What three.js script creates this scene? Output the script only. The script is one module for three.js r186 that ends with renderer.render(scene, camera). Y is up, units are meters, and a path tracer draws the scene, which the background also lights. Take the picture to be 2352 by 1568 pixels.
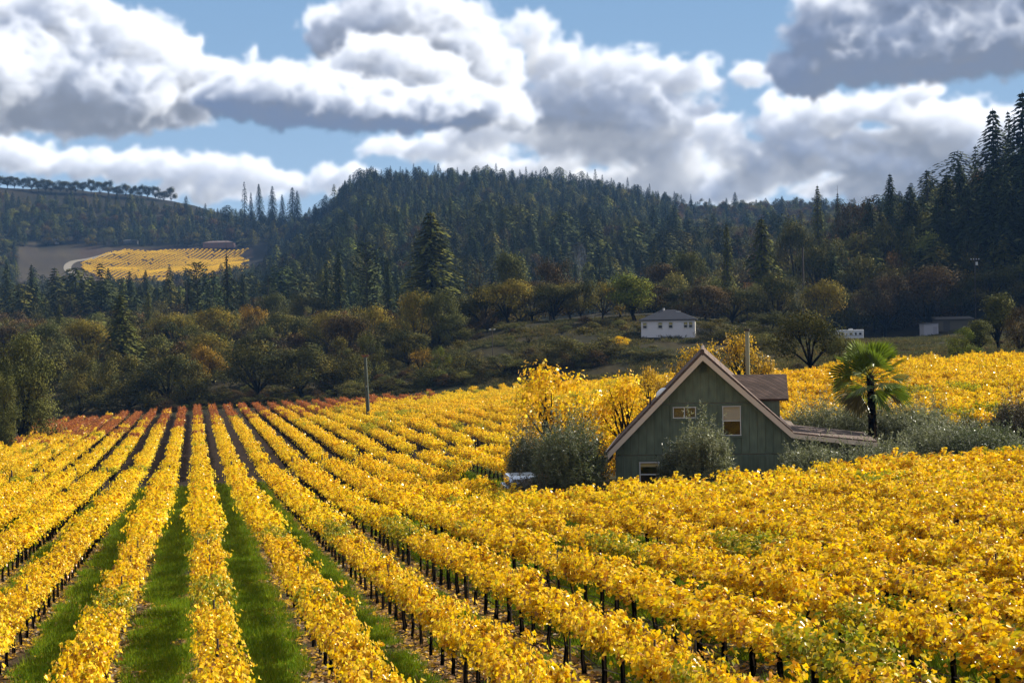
import * as THREE from 'three';
import { mergeGeometries } from 'three/addons/utils/BufferGeometryUtils.js';
import { RoundedBoxGeometry } from 'three/addons/geometries/RoundedBoxGeometry.js';

// ---------------------------------------------------------------- camera, sky, sun, exposure
const scene = new THREE.Scene();
const renderer = new THREE.WebGLRenderer({ antialias: true });
renderer.toneMapping = THREE.LinearToneMapping;
renderer.toneMappingExposure = 2.0;
renderer.shadowMap.enabled = true;

const FPX = 3730;                                   // focal length, in units of a 2352 wide picture
const camera = new THREE.PerspectiveCamera(2 * Math.atan(784 / FPX) * 180 / Math.PI, 1024 / 682, 0.5, 12000);
camera.position.set(0, 0, 0);                       // the eye is the origin; the vineyard lies below it
camera.rotation.set(-34 / FPX, 0, -0.02, 'XYZ');
camera.updateMatrixWorld(true);
scene.add(camera);

const SUN_AZ = 60 * Math.PI / 180, SUN_EL = 34 * Math.PI / 180;
const sunDir = new THREE.Vector3(Math.sin(SUN_AZ) * Math.cos(SUN_EL), Math.sin(SUN_EL), -Math.cos(SUN_AZ) * Math.cos(SUN_EL));
const sun = new THREE.DirectionalLight(new THREE.Color().setRGB(1.0, 0.93, 0.80), 5.0);
sun.name = 'sun';
sun.position.set(60, -5, -120).addScaledVector(sunDir, 900);
sun.target.position.set(60, -5, -120);
sun.castShadow = true;
sun.shadow.mapSize.set(4096, 4096);
sun.shadow.radius = 1;
Object.assign(sun.shadow.camera, { left: -500, right: 500, top: 300, bottom: -300, near: 1, far: 2500 });
scene.add(sun, sun.target);

// ---------------------------------------------------------------- random numbers and noise
function rng(a) { return () => { a |= 0; a = a + 0x6D2B79F5 | 0; let t = Math.imul(a ^ a >>> 15, 1 | a); t = t + Math.imul(t ^ t >>> 7, 61 | t) ^ t; return ((t ^ t >>> 14) >>> 0) / 4294967296; }; }
const clamp = (x, a = 0, b = 1) => x < a ? a : x > b ? b : x, lerp = (a, b, t) => a + (b - a) * t;
const sstep = (a, b, x) => { const t = clamp((x - a) / (b - a)); return t * t * (3 - 2 * t); };
const PERM = new Uint8Array(512), GX = new Float32Array(256), GY = new Float32Array(256), GZ = new Float32Array(256);
{
  const R = rng(77); const p = [...Array(256).keys()];
  for (let i = 255; i > 0; i--) { const j = Math.floor(R() * (i + 1)); [p[i], p[j]] = [p[j], p[i]]; }
  for (let i = 0; i < 512; i++) PERM[i] = p[i & 255];
  for (let i = 0; i < 256; i++) { const z = R() * 2 - 1, a = R() * 6.28318, s = Math.sqrt(1 - z * z); GX[i] = s * Math.cos(a); GY[i] = s * Math.sin(a); GZ[i] = z; }
}
function noise3(x, y, z) {
  const X = Math.floor(x), Y = Math.floor(y), Z = Math.floor(z), fx = x - X, fy = y - Y, fz = z - Z;
  const u = fx * fx * fx * (fx * (fx * 6 - 15) + 10), v = fy * fy * fy * (fy * (fy * 6 - 15) + 10), w = fz * fz * fz * (fz * (fz * 6 - 15) + 10);
  const xi = X & 255, yi = Y & 255, zi = Z & 255;
  const A = PERM[xi] + yi, B = PERM[(xi + 1) & 255] + yi;
  const g = (h, a, b, c) => GX[h] * a + GY[h] * b + GZ[h] * c;
  const p = (q, k) => PERM[(PERM[q & 511] + zi + k) & 511];
  const x00 = lerp(g(p(A, 0), fx, fy, fz), g(p(B, 0), fx - 1, fy, fz), u), x10 = lerp(g(p(A + 1, 0), fx, fy - 1, fz), g(p(B + 1, 0), fx - 1, fy - 1, fz), u);
  const x01 = lerp(g(p(A, 1), fx, fy, fz - 1), g(p(B, 1), fx - 1, fy, fz - 1), u), x11 = lerp(g(p(A + 1, 1), fx, fy - 1, fz - 1), g(p(B + 1, 1), fx - 1, fy - 1, fz - 1), u);
  return lerp(lerp(x00, x10, v), lerp(x01, x11, v), w) * 1.5;
}
function fbm(x, y, z, n) { let s = 0, a = 0.5; for (let i = 0; i < n; i++) { s += a * noise3(x, y, z); x = x * 2.03 + 11.3; y = y * 2.03 + 3.1; z = z * 2.03 + 7.7; a *= 0.5; } return s; }

// ---------------------------------------------------------------- the sky: air and cumulus clouds, marched through a field of puffs
// Angles in degrees: azimuth to the right of north (-z), height above the horizon, and depth in the same unit.
const skyTexture = (() => {
  const W = 4096, H = 2048, data = new Float32Array(W * H * 4), R = rng(4021);
  const blobs = [];                                 // [az, el, depth, rx, ry, rz]
  const hz = (px) => 773.5 - 0.02 * px;             // where the horizon runs in a 2352 x 1568 picture
  const put = (px, py, z, rx, ry, k = 1, shadeGain = 1, rz = (rx + ry) / 2 * k) => blobs.push([(px - 1176) / 65.1, (hz(px) - py) / 65.1, z, rx / 65.1, ry / 65.1, rz / 65.1, shadeGain]);   // wet: extra weight on its self-shading, raised to darken a puff
  // the great cloud on the left
  for (const [x, y, r, q, z] of [[-60, 90, 130, 110, 1], [60, 70, 95, 80, .6], [190, 75, 90, 85, .3], [300, 140, 120, 90, 0], [400, 170, 100, 80, .2], [130, 190, 150, 110, -.6], [10, 210, 120, 95, -2.2], [300, 230, 150, 80, -.8],
    [500, 205, 80, 58, .5], [575, 195, 56, 44, .8], [60, 285, 170, 50, -.4], [230, 290, 150, 46, 0], [400, 265, 110, 50, .3], [-150, 200, 150, 160, 0], [330, 75, 40, 32, .6], [430, 120, 34, 26, .6], [590, 140, 18, 22, 1]]) put(x, y, z, r, q, 0.9);
  // the middle cloud: shaded flat base, bright heads before and behind
  for (const [x, y, r, q, z] of [[580, 232, 120, 46, -4.2], [680, 228, 140, 66, -4.4], [800, 248, 170, 58, -4.6], [950, 258, 170, 48, -4.6], [1080, 246, 110, 46, -4.4], [860, 160, 88, 74, -2.2], [950, 165, 92, 72, -2.2], [790, 185, 64, 48, -2.0], [1020, 185, 70, 56, -2.0], [690, 200, 76, 44, -2.2],
    [800, 85, 78, 62, .6], [880, 60, 90, 70, .8], [980, 60, 110, 80, 1], [1080, 110, 100, 90, 1.2], [1140, 190, 76, 70, .8], [920, 0, 90, 50, 1.2], [760, 110, 44, 44, .4], [1180, 260, 70, 44, .6], [650, 215, 50, 28, -1.4]]) put(x, y, z, r, q, z < -4 ? 1.9 : 0.9, z < -4 ? 3.6 : 1);
  // the white bank right of it, down to the hill
  for (const [x, y, r, q, z] of [[1235, 95, 56, 56, 2], [1280, 150, 74, 60, 2], [1380, 190, 100, 62, 2], [1490, 180, 76, 60, 2.2], [1590, 190, 70, 46, 2.4], [1650, 165, 40, 26, 2.6], [1300, 250, 110, 80, 1.6], [1450, 270, 130, 80, 1.8], [1590, 270, 90, 60, 2], [1120, 300, 110, 50, 2], [1330, 330, 160, 60, 2.2],
    [1520, 350, 150, 56, 2], [1650, 310, 76, 50, 1.2], [1700, 345, 70, 54, 1], [1560, 410, 160, 50, 2.4], [1250, 400, 130, 36, 2.6], [1420, 430, 150, 40, 2.6], [1100, 380, 90, 26, 3], [930, 335, 110, 26, 2.6], [1050, 345, 130, 34, 2.6]]) put(x, y, z, r, q, 0.42);
  // the low bank along the horizon on the left
  for (const [x, y, r, q, z] of [[60, 380, 150, 40, 3], [230, 390, 120, 34, 3], [380, 400, 110, 40, 3], [470, 405, 80, 44, 2.6], [570, 405, 62, 44, 2.4], [630, 425, 60, 34, 2.4], [690, 430, 46, 34, 2.6], [780, 420, 50, 40, 3], [820, 400, 40, 28, 3], [530, 440, 150, 30, 3], [-120, 380, 160, 60, 3]]) put(x, y, z, r, q, 0.6);
  // the heavy cloud on the right, unseen puffs added beyond to shade it, and the broken bank below it
  for (const [x, y, r, q, z] of [[1900, 100, 76, 70, -5], [1880, 170, 100, 50, -5], [2000, 130, 130, 90, -5], [2130, 120, 150, 100, -5.2], [2270, 100, 150, 110, -5.2], [2420, 90, 160, 120, -5], [1990, 30, 140, 60, -4.6], [2180, 20, 160, 70, -4.8], [1850, 205, 60, 26, -5], [2580, 120, 180, 130, -4],
    [1740, 190, 60, 34, 3], [1830, 300, 90, 56, 1], [1930, 270, 90, 46, .6], [2050, 270, 90, 46, .6], [1900, 350, 110, 60, .6], [2020, 380, 130, 60, 1], [2160, 300, 130, 60, 1.2], [2150, 400, 150, 50, 1.6], [2300, 350, 150, 70, 1], [1780, 390, 110, 50, 1.6], [2450, 330, 150, 90, 1], [1720, 420, 90, 30, 2], [2500, -60, 220, 130, -4.6], [2750, -140, 260, 150, -4.2], [2250, -60, 200, 90, -4.6], [2000, 440, 160, 30, 2], [2250, 440, 160, 36, 2], [1650, 450, 120, 30, 2.4], [2100, 235, 60, 26, -.6], [1790, 250, 50, 34, 1.4]]) put(x, y, z, r, q, z < -4 ? 2.2 : 0.9, z < -4 ? 1.7 : 1);
  // the rest of the sky, all round: the same kind of broken cumulus
  for (let k = 0; k < 210; k++) {
    const az = -180 + 360 * R(), el = 2 + 84 * Math.pow(R(), 1.5);
    if (Math.abs(az) < 25 && el < 17) continue;
    const s = 1.2 + 0.075 * el, n = 5 + Math.floor(R() * 6), w = (2.2 + 3.2 * R()) * s / Math.max(0.35, Math.cos(el * Math.PI / 180));
    for (let i = 0; i < n; i++) { const q = (0.8 + R()) * s; blobs.push([az + (R() - .5) * 2 * w, el + (R() - .45) * 1.8 * s, (R() - .5) * 5 * s, q * 1.25 / Math.max(0.35, Math.cos(el * Math.PI / 180)), q * 0.85, q, 1.3]); }
  }
  const L = [Math.sin(SUN_AZ) * Math.cos(SUN_EL), Math.sin(SUN_EL), Math.cos(SUN_AZ) * Math.cos(SUN_EL)];
  let near = [], shadeGainHere = 1;
  const field = (x, y, z) => {                      // smooth union of the puffs
    let s = 0, sw = 0;
    for (const b of near) {
      const u = (x - b[0]) / b[3], v = (y - b[1]) / (y < b[1] ? b[4] * 0.8 : b[4]), w = (z - b[2]) / b[5], q = u * u + v * v + w * w;
      if (q < 2.2) { const t = 1 - q / 2.2, k = t * t * t; s += k; sw += k * b[6]; }
    }
    shadeGainHere = s > 0 ? sw / s : 1;
    return s;
  };
  const dens = (x, y, z, oct, k) => {
    let wx = 0, wy = 0;
    if (oct > 1) { wx = 0.50 * noise3(x * 0.9, y * 0.9, z * 0.9 + 3) + 0.30 * noise3(x * 2.1, y * 2.1, z * 2.1 + 9); wy = 0.42 * noise3(x * 0.9 + 7, y * 0.9, z * 0.9) + 0.28 * noise3(x * 2.1, y * 2.1 + 5, z * 2.1); }
    if (oct > 3) { wx += 0.16 * noise3(x * 4.6, y * 4.6, z * 4.6); wy += 0.16 * noise3(x * 4.6 + 3, y * 4.6, z * 4.6); }
    const f = field(x + wx, y + wy * (0.55 + 0.45 * sstep(0, 0.5, wy)), z); if (f < 0.02) return 0;
    let n = 0, a = 0.62, fx = x * 0.75 + 0.35 * noise3(x * 0.5, y * 0.7, z * 0.5), fy = y * 1.0, fz = z * 0.75;
    for (let i = 0; i < oct; i++) { n += a * (0.36 - Math.abs(noise3(fx, fy, fz)) * 1.6); fx = fx * 2.05 + 5.2; fy = fy * 2.05 + 1.3; fz = fz * 2.05 + 8.1; a *= 0.60; }
    return clamp((Math.min(f, 1.1) - 0.10 + n * 0.95 * (0.35 + 0.65 * Math.min(1, f * 1.3))) * 2.2);
  };
  const out = [0, 0, 0];
  const clear = (el, cosSun) => {
    const t = Math.pow(clamp(1 - el / 90), 7), u = Math.exp(-el / 5), g = 0.06 * Math.pow(Math.max(0, cosSun), 6);
    out[0] = lerp(0.16, 0.34, t) + 0.26 * u + g; out[1] = lerp(0.32, 0.56, t) + 0.19 * u + g; out[2] = lerp(0.58, 0.80, t) + 0.08 * u + g;
  };
  const ray = (az, el, step, oct, res) => {
    near = blobs.filter((b) => { let d = Math.abs(az - b[0]); return d < b[3] * 1.5 + 2.6 && el > b[1] - b[4] * 1.5 - 0.3 && el < b[1] + b[4] * 1.5 + 0.3 || (d < b[3] * 1.5 + 4 && Math.abs(el - b[1]) < b[4] * 1.5 + 2.6); });
    const c = Math.cos(el * Math.PI / 180), a = az * Math.PI / 180, cosSun = Math.sin(a) * c * sunDir.x + Math.sin(el * Math.PI / 180) * sunDir.y - Math.cos(a) * c * sunDir.z;
    clear(el, cosSun);
    let r = 0, g = 0, b = 0, T = 1;
    if (near.length) {
      let z0 = 1e9, z1 = -1e9; for (const q of near) { z0 = Math.min(z0, q[2] - q[5] * 1.5); z1 = Math.max(z1, q[2] + q[5] * 1.5); }
      for (let z = z0; z < z1 && T > 0.02; z += step) {
        const d = dens(az, el, z, oct, 1);
        if (d < 0.01) continue;
        let tau = 0; for (let i = 0, h = 0.16; i < 6; i++, h *= 1.55) { const q = dens(az + L[0] * h * 1.6, el + L[1] * h * 1.6, z + L[2] * h * 1.6, i < 2 ? 3 : 2, 1); if (q > 0) tau += h * 0.8 * q * shadeGainHere; }
        let up = 0; for (let i = 0, h = 0.35; i < 3; i++, h *= 1.9) up += h * dens(az, el + h, z, 1, 1);
        const deep = 0.34 * Math.exp(-tau * 0.26), lit = 0.40 * Math.exp(-tau * 2.2) + 0.44 * Math.exp(-tau * 0.8), amb = 0.30 + 0.70 * Math.exp(-up * 1.1);
        const al = 1 - Math.exp(-d * step * 8), w = T * al;
        r += w * (lit * 1.08 + deep * 0.92 + amb * 0.095); g += w * (lit * 1.03 + deep * 0.97 + amb * 0.150); b += w * (lit * 0.95 + deep * 1.04 + amb * 0.280); T *= 1 - al;
      }
    }
    const far = Math.exp(-Math.max(el, 0) / 4) * 0.22 * (1 - T);     // air between the eye and far clouds
    return [lerp(r, 0.62 * (1 - T), far) + T * out[0], lerp(g, 0.68 * (1 - T), far) + T * out[1], lerp(b, 0.76 * (1 - T), far) + T * out[2]];
  };
  const at = (col, row) => { let az = ((col + .5) / W - .25) * 360; if (az > 180) az -= 360; return [az, ((row + .5) / H - .5) * 180]; };
  const set = (col, row, c) => { const i = (row * W + col) * 4, s = 0.50; data[i] = c[0] * s; data[i + 1] = c[1] * s; data[i + 2] = c[2] * s; data[i + 3] = 1; };
  const inView = (az, el) => Math.abs(az) < 21 && el < 13.5 && el > -0.2;
  // coarse pass over everything above the horizon
  const K = 8, cw = W / K, ch = H / 2 / K + 1, coarse = new Float32Array(cw * ch * 3);
  for (let j = 0; j < ch; j++) for (let i = 0; i < cw; i++) { const [az, el] = at(i * K, H / 2 + j * K); const c = ray(az, Math.min(el, 89), 0.5 + 0.02 * el, 3, 1); coarse.set(c, (j * cw + i) * 3); }
  for (let row = H / 2; row < H; row++) for (let col = 0; col < W; col++) {
    const u = col / K, v = (row - H / 2) / K, i = Math.floor(u), j = Math.min(Math.floor(v), ch - 2), fu = u - i, fv = Math.min(1, v - j), c = [0, 0, 0];
    for (let k = 0; k < 3; k++) {
      const q = (a, b) => coarse[(b * cw + a % cw) * 3 + k];
      c[k] = lerp(lerp(q(i, j), q(i + 1, j), fu), lerp(q(i, j + 1), q(i + 1, j + 1), fu), fv);
    }
    set(col, row, c);
  }
  for (let row = H / 2; row < H; row++) for (let col = 0; col < W; col++) { const [az, el] = at(col, row); if (inView(az, el)) set(col, row, ray(az, el, 0.09, 6, 1)); }
  for (let row = 0; row < H / 2; row++) for (let col = 0; col < W; col++) set(col, row, [0.16, 0.15, 0.11]);
  const t = new THREE.DataTexture(data, W, H, THREE.RGBAFormat, THREE.FloatType);
  t.mapping = THREE.EquirectangularReflectionMapping; t.magFilter = t.minFilter = THREE.LinearFilter; t.needsUpdate = true;
  return t;
})();
scene.background = skyTexture;
scene.environment = skyTexture;
console.log('sky done');
// ---------------------------------------------------------------- helpers
const names = new Map();
function numbered(n) { const k = names.get(n) ?? 0; names.set(n, k + 1); return k ? n + '_' + String(k).padStart(3, '0') : n; }
function tag(o, label, category, group, kind) { if (label) o.userData.label = label; if (category) o.userData.category = category; if (group) o.userData.group = group; if (kind) o.userData.kind = kind; return o; }
function add(o, parent) { o.castShadow = o.receiveShadow = true; (parent ?? scene).add(o); return o; }
function mesh(name, g, m, parent) { const o = new THREE.Mesh(g, m); o.name = parent ? name : numbered(name); return add(o, parent); }
function thing(name, label, category, group) { const o = new THREE.Group(); o.name = numbered(name); tag(o, label, category, group); scene.add(o); return o; }
const lin = (r, g, b) => new THREE.Color().setRGB(r, g, b);
const std = (c, rough = 0.9, more = {}) => new THREE.MeshStandardMaterial({ color: c, roughness: rough, ...more });
// a direction through a place of the 2352 x 1568 picture, at a depth in metres along the view
const _v = new THREE.Vector3();
function scr(px, py, d) { return _v.set((px - 1176) / FPX * d, (784 - py) / FPX * d, -d).applyMatrix4(camera.matrixWorld).clone(); }
const HZ = (px) => 773.5 - 0.02 * px;

// collects triangles with colours
class Tri {
  constructor() { this.p = []; this.n = []; this.c = []; this.i = []; }
  vert(x, y, z, nx, ny, nz, c) { this.p.push(x, y, z); this.n.push(nx, ny, nz); this.c.push(c[0], c[1], c[2]); return this.p.length / 3 - 1; }
  geo() {
    const g = new THREE.BufferGeometry();
    g.setAttribute('position', new THREE.BufferAttribute(new Float32Array(this.p), 3)); g.setAttribute('normal', new THREE.BufferAttribute(new Float32Array(this.n), 3));
    g.setAttribute('color', new THREE.BufferAttribute(new Float32Array(this.c), 3)); g.setIndex(this.i); return g;
  }
  // a tapering tube along points [[x,y,z,r],...]
  tube(pts, c, sides = 6) {
    const P = pts.map((q) => new THREE.Vector3(q[0], q[1], q[2])), base = this.p.length / 3, up = new THREE.Vector3(), a = new THREE.Vector3(), b = new THREE.Vector3(), t = new THREE.Vector3();
    for (let k = 0; k < P.length; k++) {
      t.subVectors(P[Math.min(k + 1, P.length - 1)], P[Math.max(k - 1, 0)]).normalize();
      up.set(0, 0, 1); if (Math.abs(t.z) > 0.9) up.set(1, 0, 0);
      a.crossVectors(t, up).normalize(); b.crossVectors(t, a);
      for (let s = 0; s < sides; s++) { const q = s / sides * 6.28318, x = a.x * Math.cos(q) + b.x * Math.sin(q), y = a.y * Math.cos(q) + b.y * Math.sin(q), z = a.z * Math.cos(q) + b.z * Math.sin(q), r = pts[k][3]; this.vert(P[k].x + x * r, P[k].y + y * r, P[k].z + z * r, x, y, z, c); }
    }
    for (let k = 0; k < P.length - 1; k++) for (let s = 0; s < sides; s++) { const q = base + k * sides + s, w = base + k * sides + (s + 1) % sides; this.i.push(q, q + sides, w, w, q + sides, w + sides); }
  }
  // a leaf: a kite of two faces folded along its middle; dir = stem to tip, nor = face
  leaf(x, y, z, dir, nor, len, wid, c, fold = 0.25, shadeN) {
    const s = [dir[1] * nor[2] - dir[2] * nor[1], dir[2] * nor[0] - dir[0] * nor[2], dir[0] * nor[1] - dir[1] * nor[0]], n = shadeN ?? nor, h = wid / 2, m = 0.45 * len, f = fold * h;
    const k = this.vert(x, y, z, n[0], n[1], n[2], c);
    this.vert(x + dir[0] * m + s[0] * h + nor[0] * f, y + dir[1] * m + s[1] * h + nor[1] * f, z + dir[2] * m + s[2] * h + nor[2] * f, n[0], n[1], n[2], c);
    this.vert(x + dir[0] * len, y + dir[1] * len, z + dir[2] * len, n[0], n[1], n[2], c);
    this.vert(x + dir[0] * m - s[0] * h + nor[0] * f, y + dir[1] * m - s[1] * h + nor[1] * f, z + dir[2] * m - s[2] * h + nor[2] * f, n[0], n[1], n[2], c);
    this.i.push(k, k + 1, k + 2, k, k + 2, k + 3);
  }
}
const unit = (R) => { const z = R() * 2 - 1, a = R() * 6.28318, s = Math.sqrt(1 - z * z); return [s * Math.cos(a), z, s * Math.sin(a)]; };
const norm = (v) => { const l = Math.hypot(v[0], v[1], v[2]) || 1; return [v[0] / l, v[1] / l, v[2] / l]; };
const perp = (n, R) => { const t = unit(R), k = t[0] * n[0] + t[1] * n[1] + t[2] * n[2]; return norm([t[0] - n[0] * k, t[1] - n[1] * k, t[2] - n[2] * k]); };
const shade = (c, k) => [c[0] * k, c[1] * k, c[2] * k];

// ---------------------------------------------------------------- the lie of the land: cross sections at growing distance
const PROFILES = [
  [130, [[-600, -14], [0, -13], [445, -12.6], [800, -11.8], [1176, -10.5], [1500, -8.8], [1800, -7.1], [2100, -6.2], [2352, -5.2], [2900, -3.4]]],
  [170, [[-600, -16], [0, -14.4], [445, -13.4], [800, -12], [1176, -10], [1500, -7.8], [1730, -6.2], [2352, -4.2], [2900, -2]]],
  [270, [[-600, -19], [0, -18], [69, -17.6], [445, -15.1], [745, -14], [1050, -12.8], [1200, -12], [1450, -9], [1730, -6], [2100, -4.5], [2352, -3.5], [2900, 0]]],
  [290, [[-600, -19], [0, -17.6], [445, -15], [745, -13.4], [870, -12], [1050, -9.5], [1200, -7.6], [1450, -5], [1600, -4.3], [1900, -4.2], [2352, -3], [2900, 2]]],
  [335, [[-600, -14], [0, -13.5], [445, -11], [745, -10], [870, -10], [1000, -5], [1150, 0], [1300, 0.6], [1450, 1], [1600, 0.5], [1750, -1.3], [1900, -4], [2100, -3.6], [2352, -2.2], [2900, 6]]],
  [400, [[-600, -9], [0, -8], [445, -6], [800, -4], [1176, 0], [1500, 3], [1750, 0], [1950, -3.4], [2130, -2.4], [2352, 4], [2600, 14], [3000, 26]]],
  [520, [[-600, -6], [0, -5], [445, -4], [800, -2], [1176, -2], [1500, 2], [1700, 3], [1900, 11], [2050, 19], [2250, 31], [2352, 41], [2700, 58], [3000, 64]]],
  [700, [[-600, 0], [0, -2], [445, -2], [800, 6], [1176, 14], [1500, 16], [1750, 20], [1950, 34], [2352, 56], [2800, 70]]],
  [900, [[-600, 8], [0, 0], [300, 0], [560, 6], [800, 38], [1176, 46], [1500, 40], [1800, 44], [2352, 66], [2800, 80]]],
  [1240, [[-600, 46], [0, 33], [300, 30], [560, 36], [700, 52], [800, 78], [1130, 89], [1400, 80], [1600, 62], [1900, 62], [2352, 66], [2800, 80]]],
  [1400, [[-600, 78], [0, 66], [120, 63], [300, 61], [560, 64], [690, 72], [790, 100], [900, 113], [1130, 114], [1400, 104], [1600, 82], [1900, 80], [2352, 80], [2800, 84]]],
  [1520, [[-600, 104], [0, 97], [300, 92], [560, 86], [690, 86], [765, 90], [800, 127], [900, 132], [1000, 133], [1130, 134], [1250, 131], [1400, 126], [1500, 118], [1600, 104], [1750, 108], [1850, 112], [2000, 110], [2352, 90], [2800, 90]]],
  [1720, [[-600, 150], [0, 150], [200, 145], [400, 135], [550, 118], [640, 96], [760, 90], [800, 104], [1000, 112], [1400, 104], [1700, 90], [2352, 90], [2800, 86]]],
  [2300, [[-600, 90], [0, 86], [600, 60], [1200, 60], [2352, 50], [2800, 50]]],
  [3400, [[-600, 0], [2800, 0]]],
];
const along = (pts, px) => { if (px <= pts[0][0]) return pts[0][1]; for (let k = 1; k < pts.length; k++) if (px < pts[k][0]) return lerp(pts[k - 1][1], pts[k][1], (px - pts[k - 1][0]) / (pts[k][0] - pts[k - 1][0])); return pts[pts.length - 1][1]; };
function nearLand(x, d) {
  const t = clamp(x, -40, 40) + 4.6, y = -7.14 - 0.0494 * (d - 25.3) + (t > 0 ? 0.07 * t + 0.0008 * t * t : 0.03 * t);
  return d < 19 ? lerp(-1.7 + 0.03 * t, y, sstep(0, 1, clamp((d - 1.5) / 17.5))) : y;
}
function landRaw(px, d) {
  const x = (px - 1176) / FPX * d;
  let y;
  if (d <= 92) y = nearLand(x, d);
  else if (d < 130) y = lerp(nearLand((px - 1176) / FPX * 92, 92), along(PROFILES[0][1], px), (d - 92) / 38);
  else { let k = 1; while (k < PROFILES.length - 1 && d > PROFILES[k][0]) k++; y = lerp(along(PROFILES[k - 1][1], px), along(PROFILES[k][1], px), clamp((d - PROFILES[k - 1][0]) / (PROFILES[k][0] - PROFILES[k - 1][0]))); }
  return y + (HZ(px) - 745) / FPX * Math.min(d, 1600);
}
const LIM = 27 * Math.PI / 180;
function land(x, z) {                                // height of the ground at a place
  const r = Math.hypot(x, z); let th = Math.atan2(x, -z);
  if (r < 1e-6) return -1.7;
  const d = r * Math.cos(clamp(th, -LIM, LIM));
  if (Math.abs(th) > LIM) { const s = Math.sign(th); th = s * LIM; }
  const px = 1176 + FPX * Math.tan(th);
  const e = d < 130 ? 22 : 45;
  let y = (landRaw(px, d) * 2 + landRaw(px - e, d) + landRaw(px + e, d) + landRaw(px, d * 0.975) + landRaw(px, d * 1.025)) / 6;
  const back = Math.atan2(Math.abs(x), -z); if (back > 2.2) y = lerp(y, -3 + 0.02 * Math.max(z, 0), sstep(2.2, 3.0, back));
  if (d > 320) y += fbm(x * 0.012, 1.5, z * 0.012, 3) * Math.min(9, (d - 320) * 0.012);
  return y + fbm(x * 0.35, 0.5, z * 0.35, 2) * 0.12;
}
const onLand = (px, d) => { const x = (px - 1176) / FPX * d; return new THREE.Vector3(x, land(x, -d), -d); };

// the rows: u runs across them, w along them
const ROW_A = 11.1 * Math.PI / 180, RC = Math.cos(ROW_A), RS = Math.sin(ROW_A), SPACING = 2.4, U0 = 0.33;
const toUW = (x, z) => [x * RC - z * RS, -x * RS - z * RC];
const fromUW = (u, w) => [u * RC - w * RS, -(u * RS + w * RC)];

// ---------------------------------------------------------------- the ground sheet, with soil, litter and grass in the alleys
function groundColor(x, z, out) {
  const r = Math.hypot(x, z), d = -z, px = 1176 + FPX * x / Math.max(d, 1), [u, w] = toUW(x, z);
  const n1 = fbm(x * 0.9, 3.3, z * 0.9, 3), n2 = fbm(x * 0.11, 9.1, z * 0.11, 3), n3 = noise3(x * 5.5, 2.2, z * 5.5);
  let soil = [0.066 + 0.03 * n1, 0.046 + 0.021 * n1, 0.028 + 0.012 * n1];
  let c = soil;
  const vineyard = r < 300 && d > 12 && w < 272 && (px < 1230 || d < (px < 1730 ? lerp(262, 174, (px - 1230) / 500) : 175));
  if (vineyard) {
    const a = Math.abs(((u - U0) / SPACING % 1 + 1) % 1 - 0.5) * SPACING;        // distance from the middle of the alley
    if (w < 127) {
      const ui = (u - U0) / SPACING, rich = ui > 2.2 ? 0.55 : ui < -2.2 ? 0.85 : 1;
      const rut = sstep(0.16, 0.05, Math.abs(a - 0.46)) * sstep(-0.1, 0.35, fbm(x * 0.4, 5.5, z * 0.4, 2) + 0.12), bare = sstep(0.10, 0.34, fbm(x * 0.55, 12, z * 0.55, 3));
      const g = sstep(0.98, 0.5, a + n1 * 0.6 + n3 * 0.16) * rich * sstep(-0.55, 0.05, n2 + 0.28) * sstep(126, 121, w + n1) * (1 - 0.75 * rut) * (1 - 0.85 * bare);
      const grass = [0.080 + 0.03 * n1, 0.135 + 0.045 * n1, 0.006];
      const litter = [0.14 + 0.05 * n3, 0.085 + 0.03 * n3, 0.034];
      const l = sstep(0.05, 0.45, n3 * 0.6 + n1 * 0.5 + 0.15);
      c = [0, 1, 2].map((k) => lerp(lerp(soil[k], litter[k], l * 0.75), grass[k], g));
      if (w > 121) { const t = sstep(121, 123, w + n1 * 2); c = [0, 1, 2].map((k) => lerp(c[k], [0.085, 0.06, 0.04][k] * (1 + n1), t)); }
    } else c = [0.040 + 0.02 * n1, 0.026 + 0.012 * n1, 0.018 + 0.008 * n1];
    if (px > 1230 && d > 77 && d < 106) { const t = sstep(-0.2, 0.3, n2 + n1 * 0.5); c = [lerp(0.06, 0.045, t), lerp(0.045, 0.06, t), 0.022]; }
  } else if (d > 0 && r < 620) {
    const t = sstep(-0.25, 0.3, n2 + n1 * 0.4);
    const m = sstep(-0.2, 0.25, fbm(x * 0.045, 7, z * 0.045, 3)); c = [lerp(0.060, 0.020, t), lerp(0.046, 0.025, t), lerp(0.013, 0.006, t)].map((v, k) => lerp(v, [0.034, 0.026, 0.014][k], m * 0.7) * (1 + 0.7 * n1 + 0.4 * n3));
  } else {
    const t = sstep(-0.2, 0.35, fbm(x * 0.02, 1.1, z * 0.02, 3));
    c = [lerp(0.036, 0.020, t), lerp(0.029, 0.021, t), lerp(0.015, 0.010, t)]; if (px > 40 && px < 260 && d > 1180 && d < 1420) c = [0.080 + 0.03 * n2, 0.064 + 0.025 * n2, 0.042]; if (px > 185 && px < 580 && d > 1215 && d < 1410) c = [0.085, 0.058, 0.042];
  }
  out[0] = Math.max(0.006, c[0]); out[1] = Math.max(0.006, c[1]); out[2] = Math.max(0.004, c[2]);
}
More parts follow.
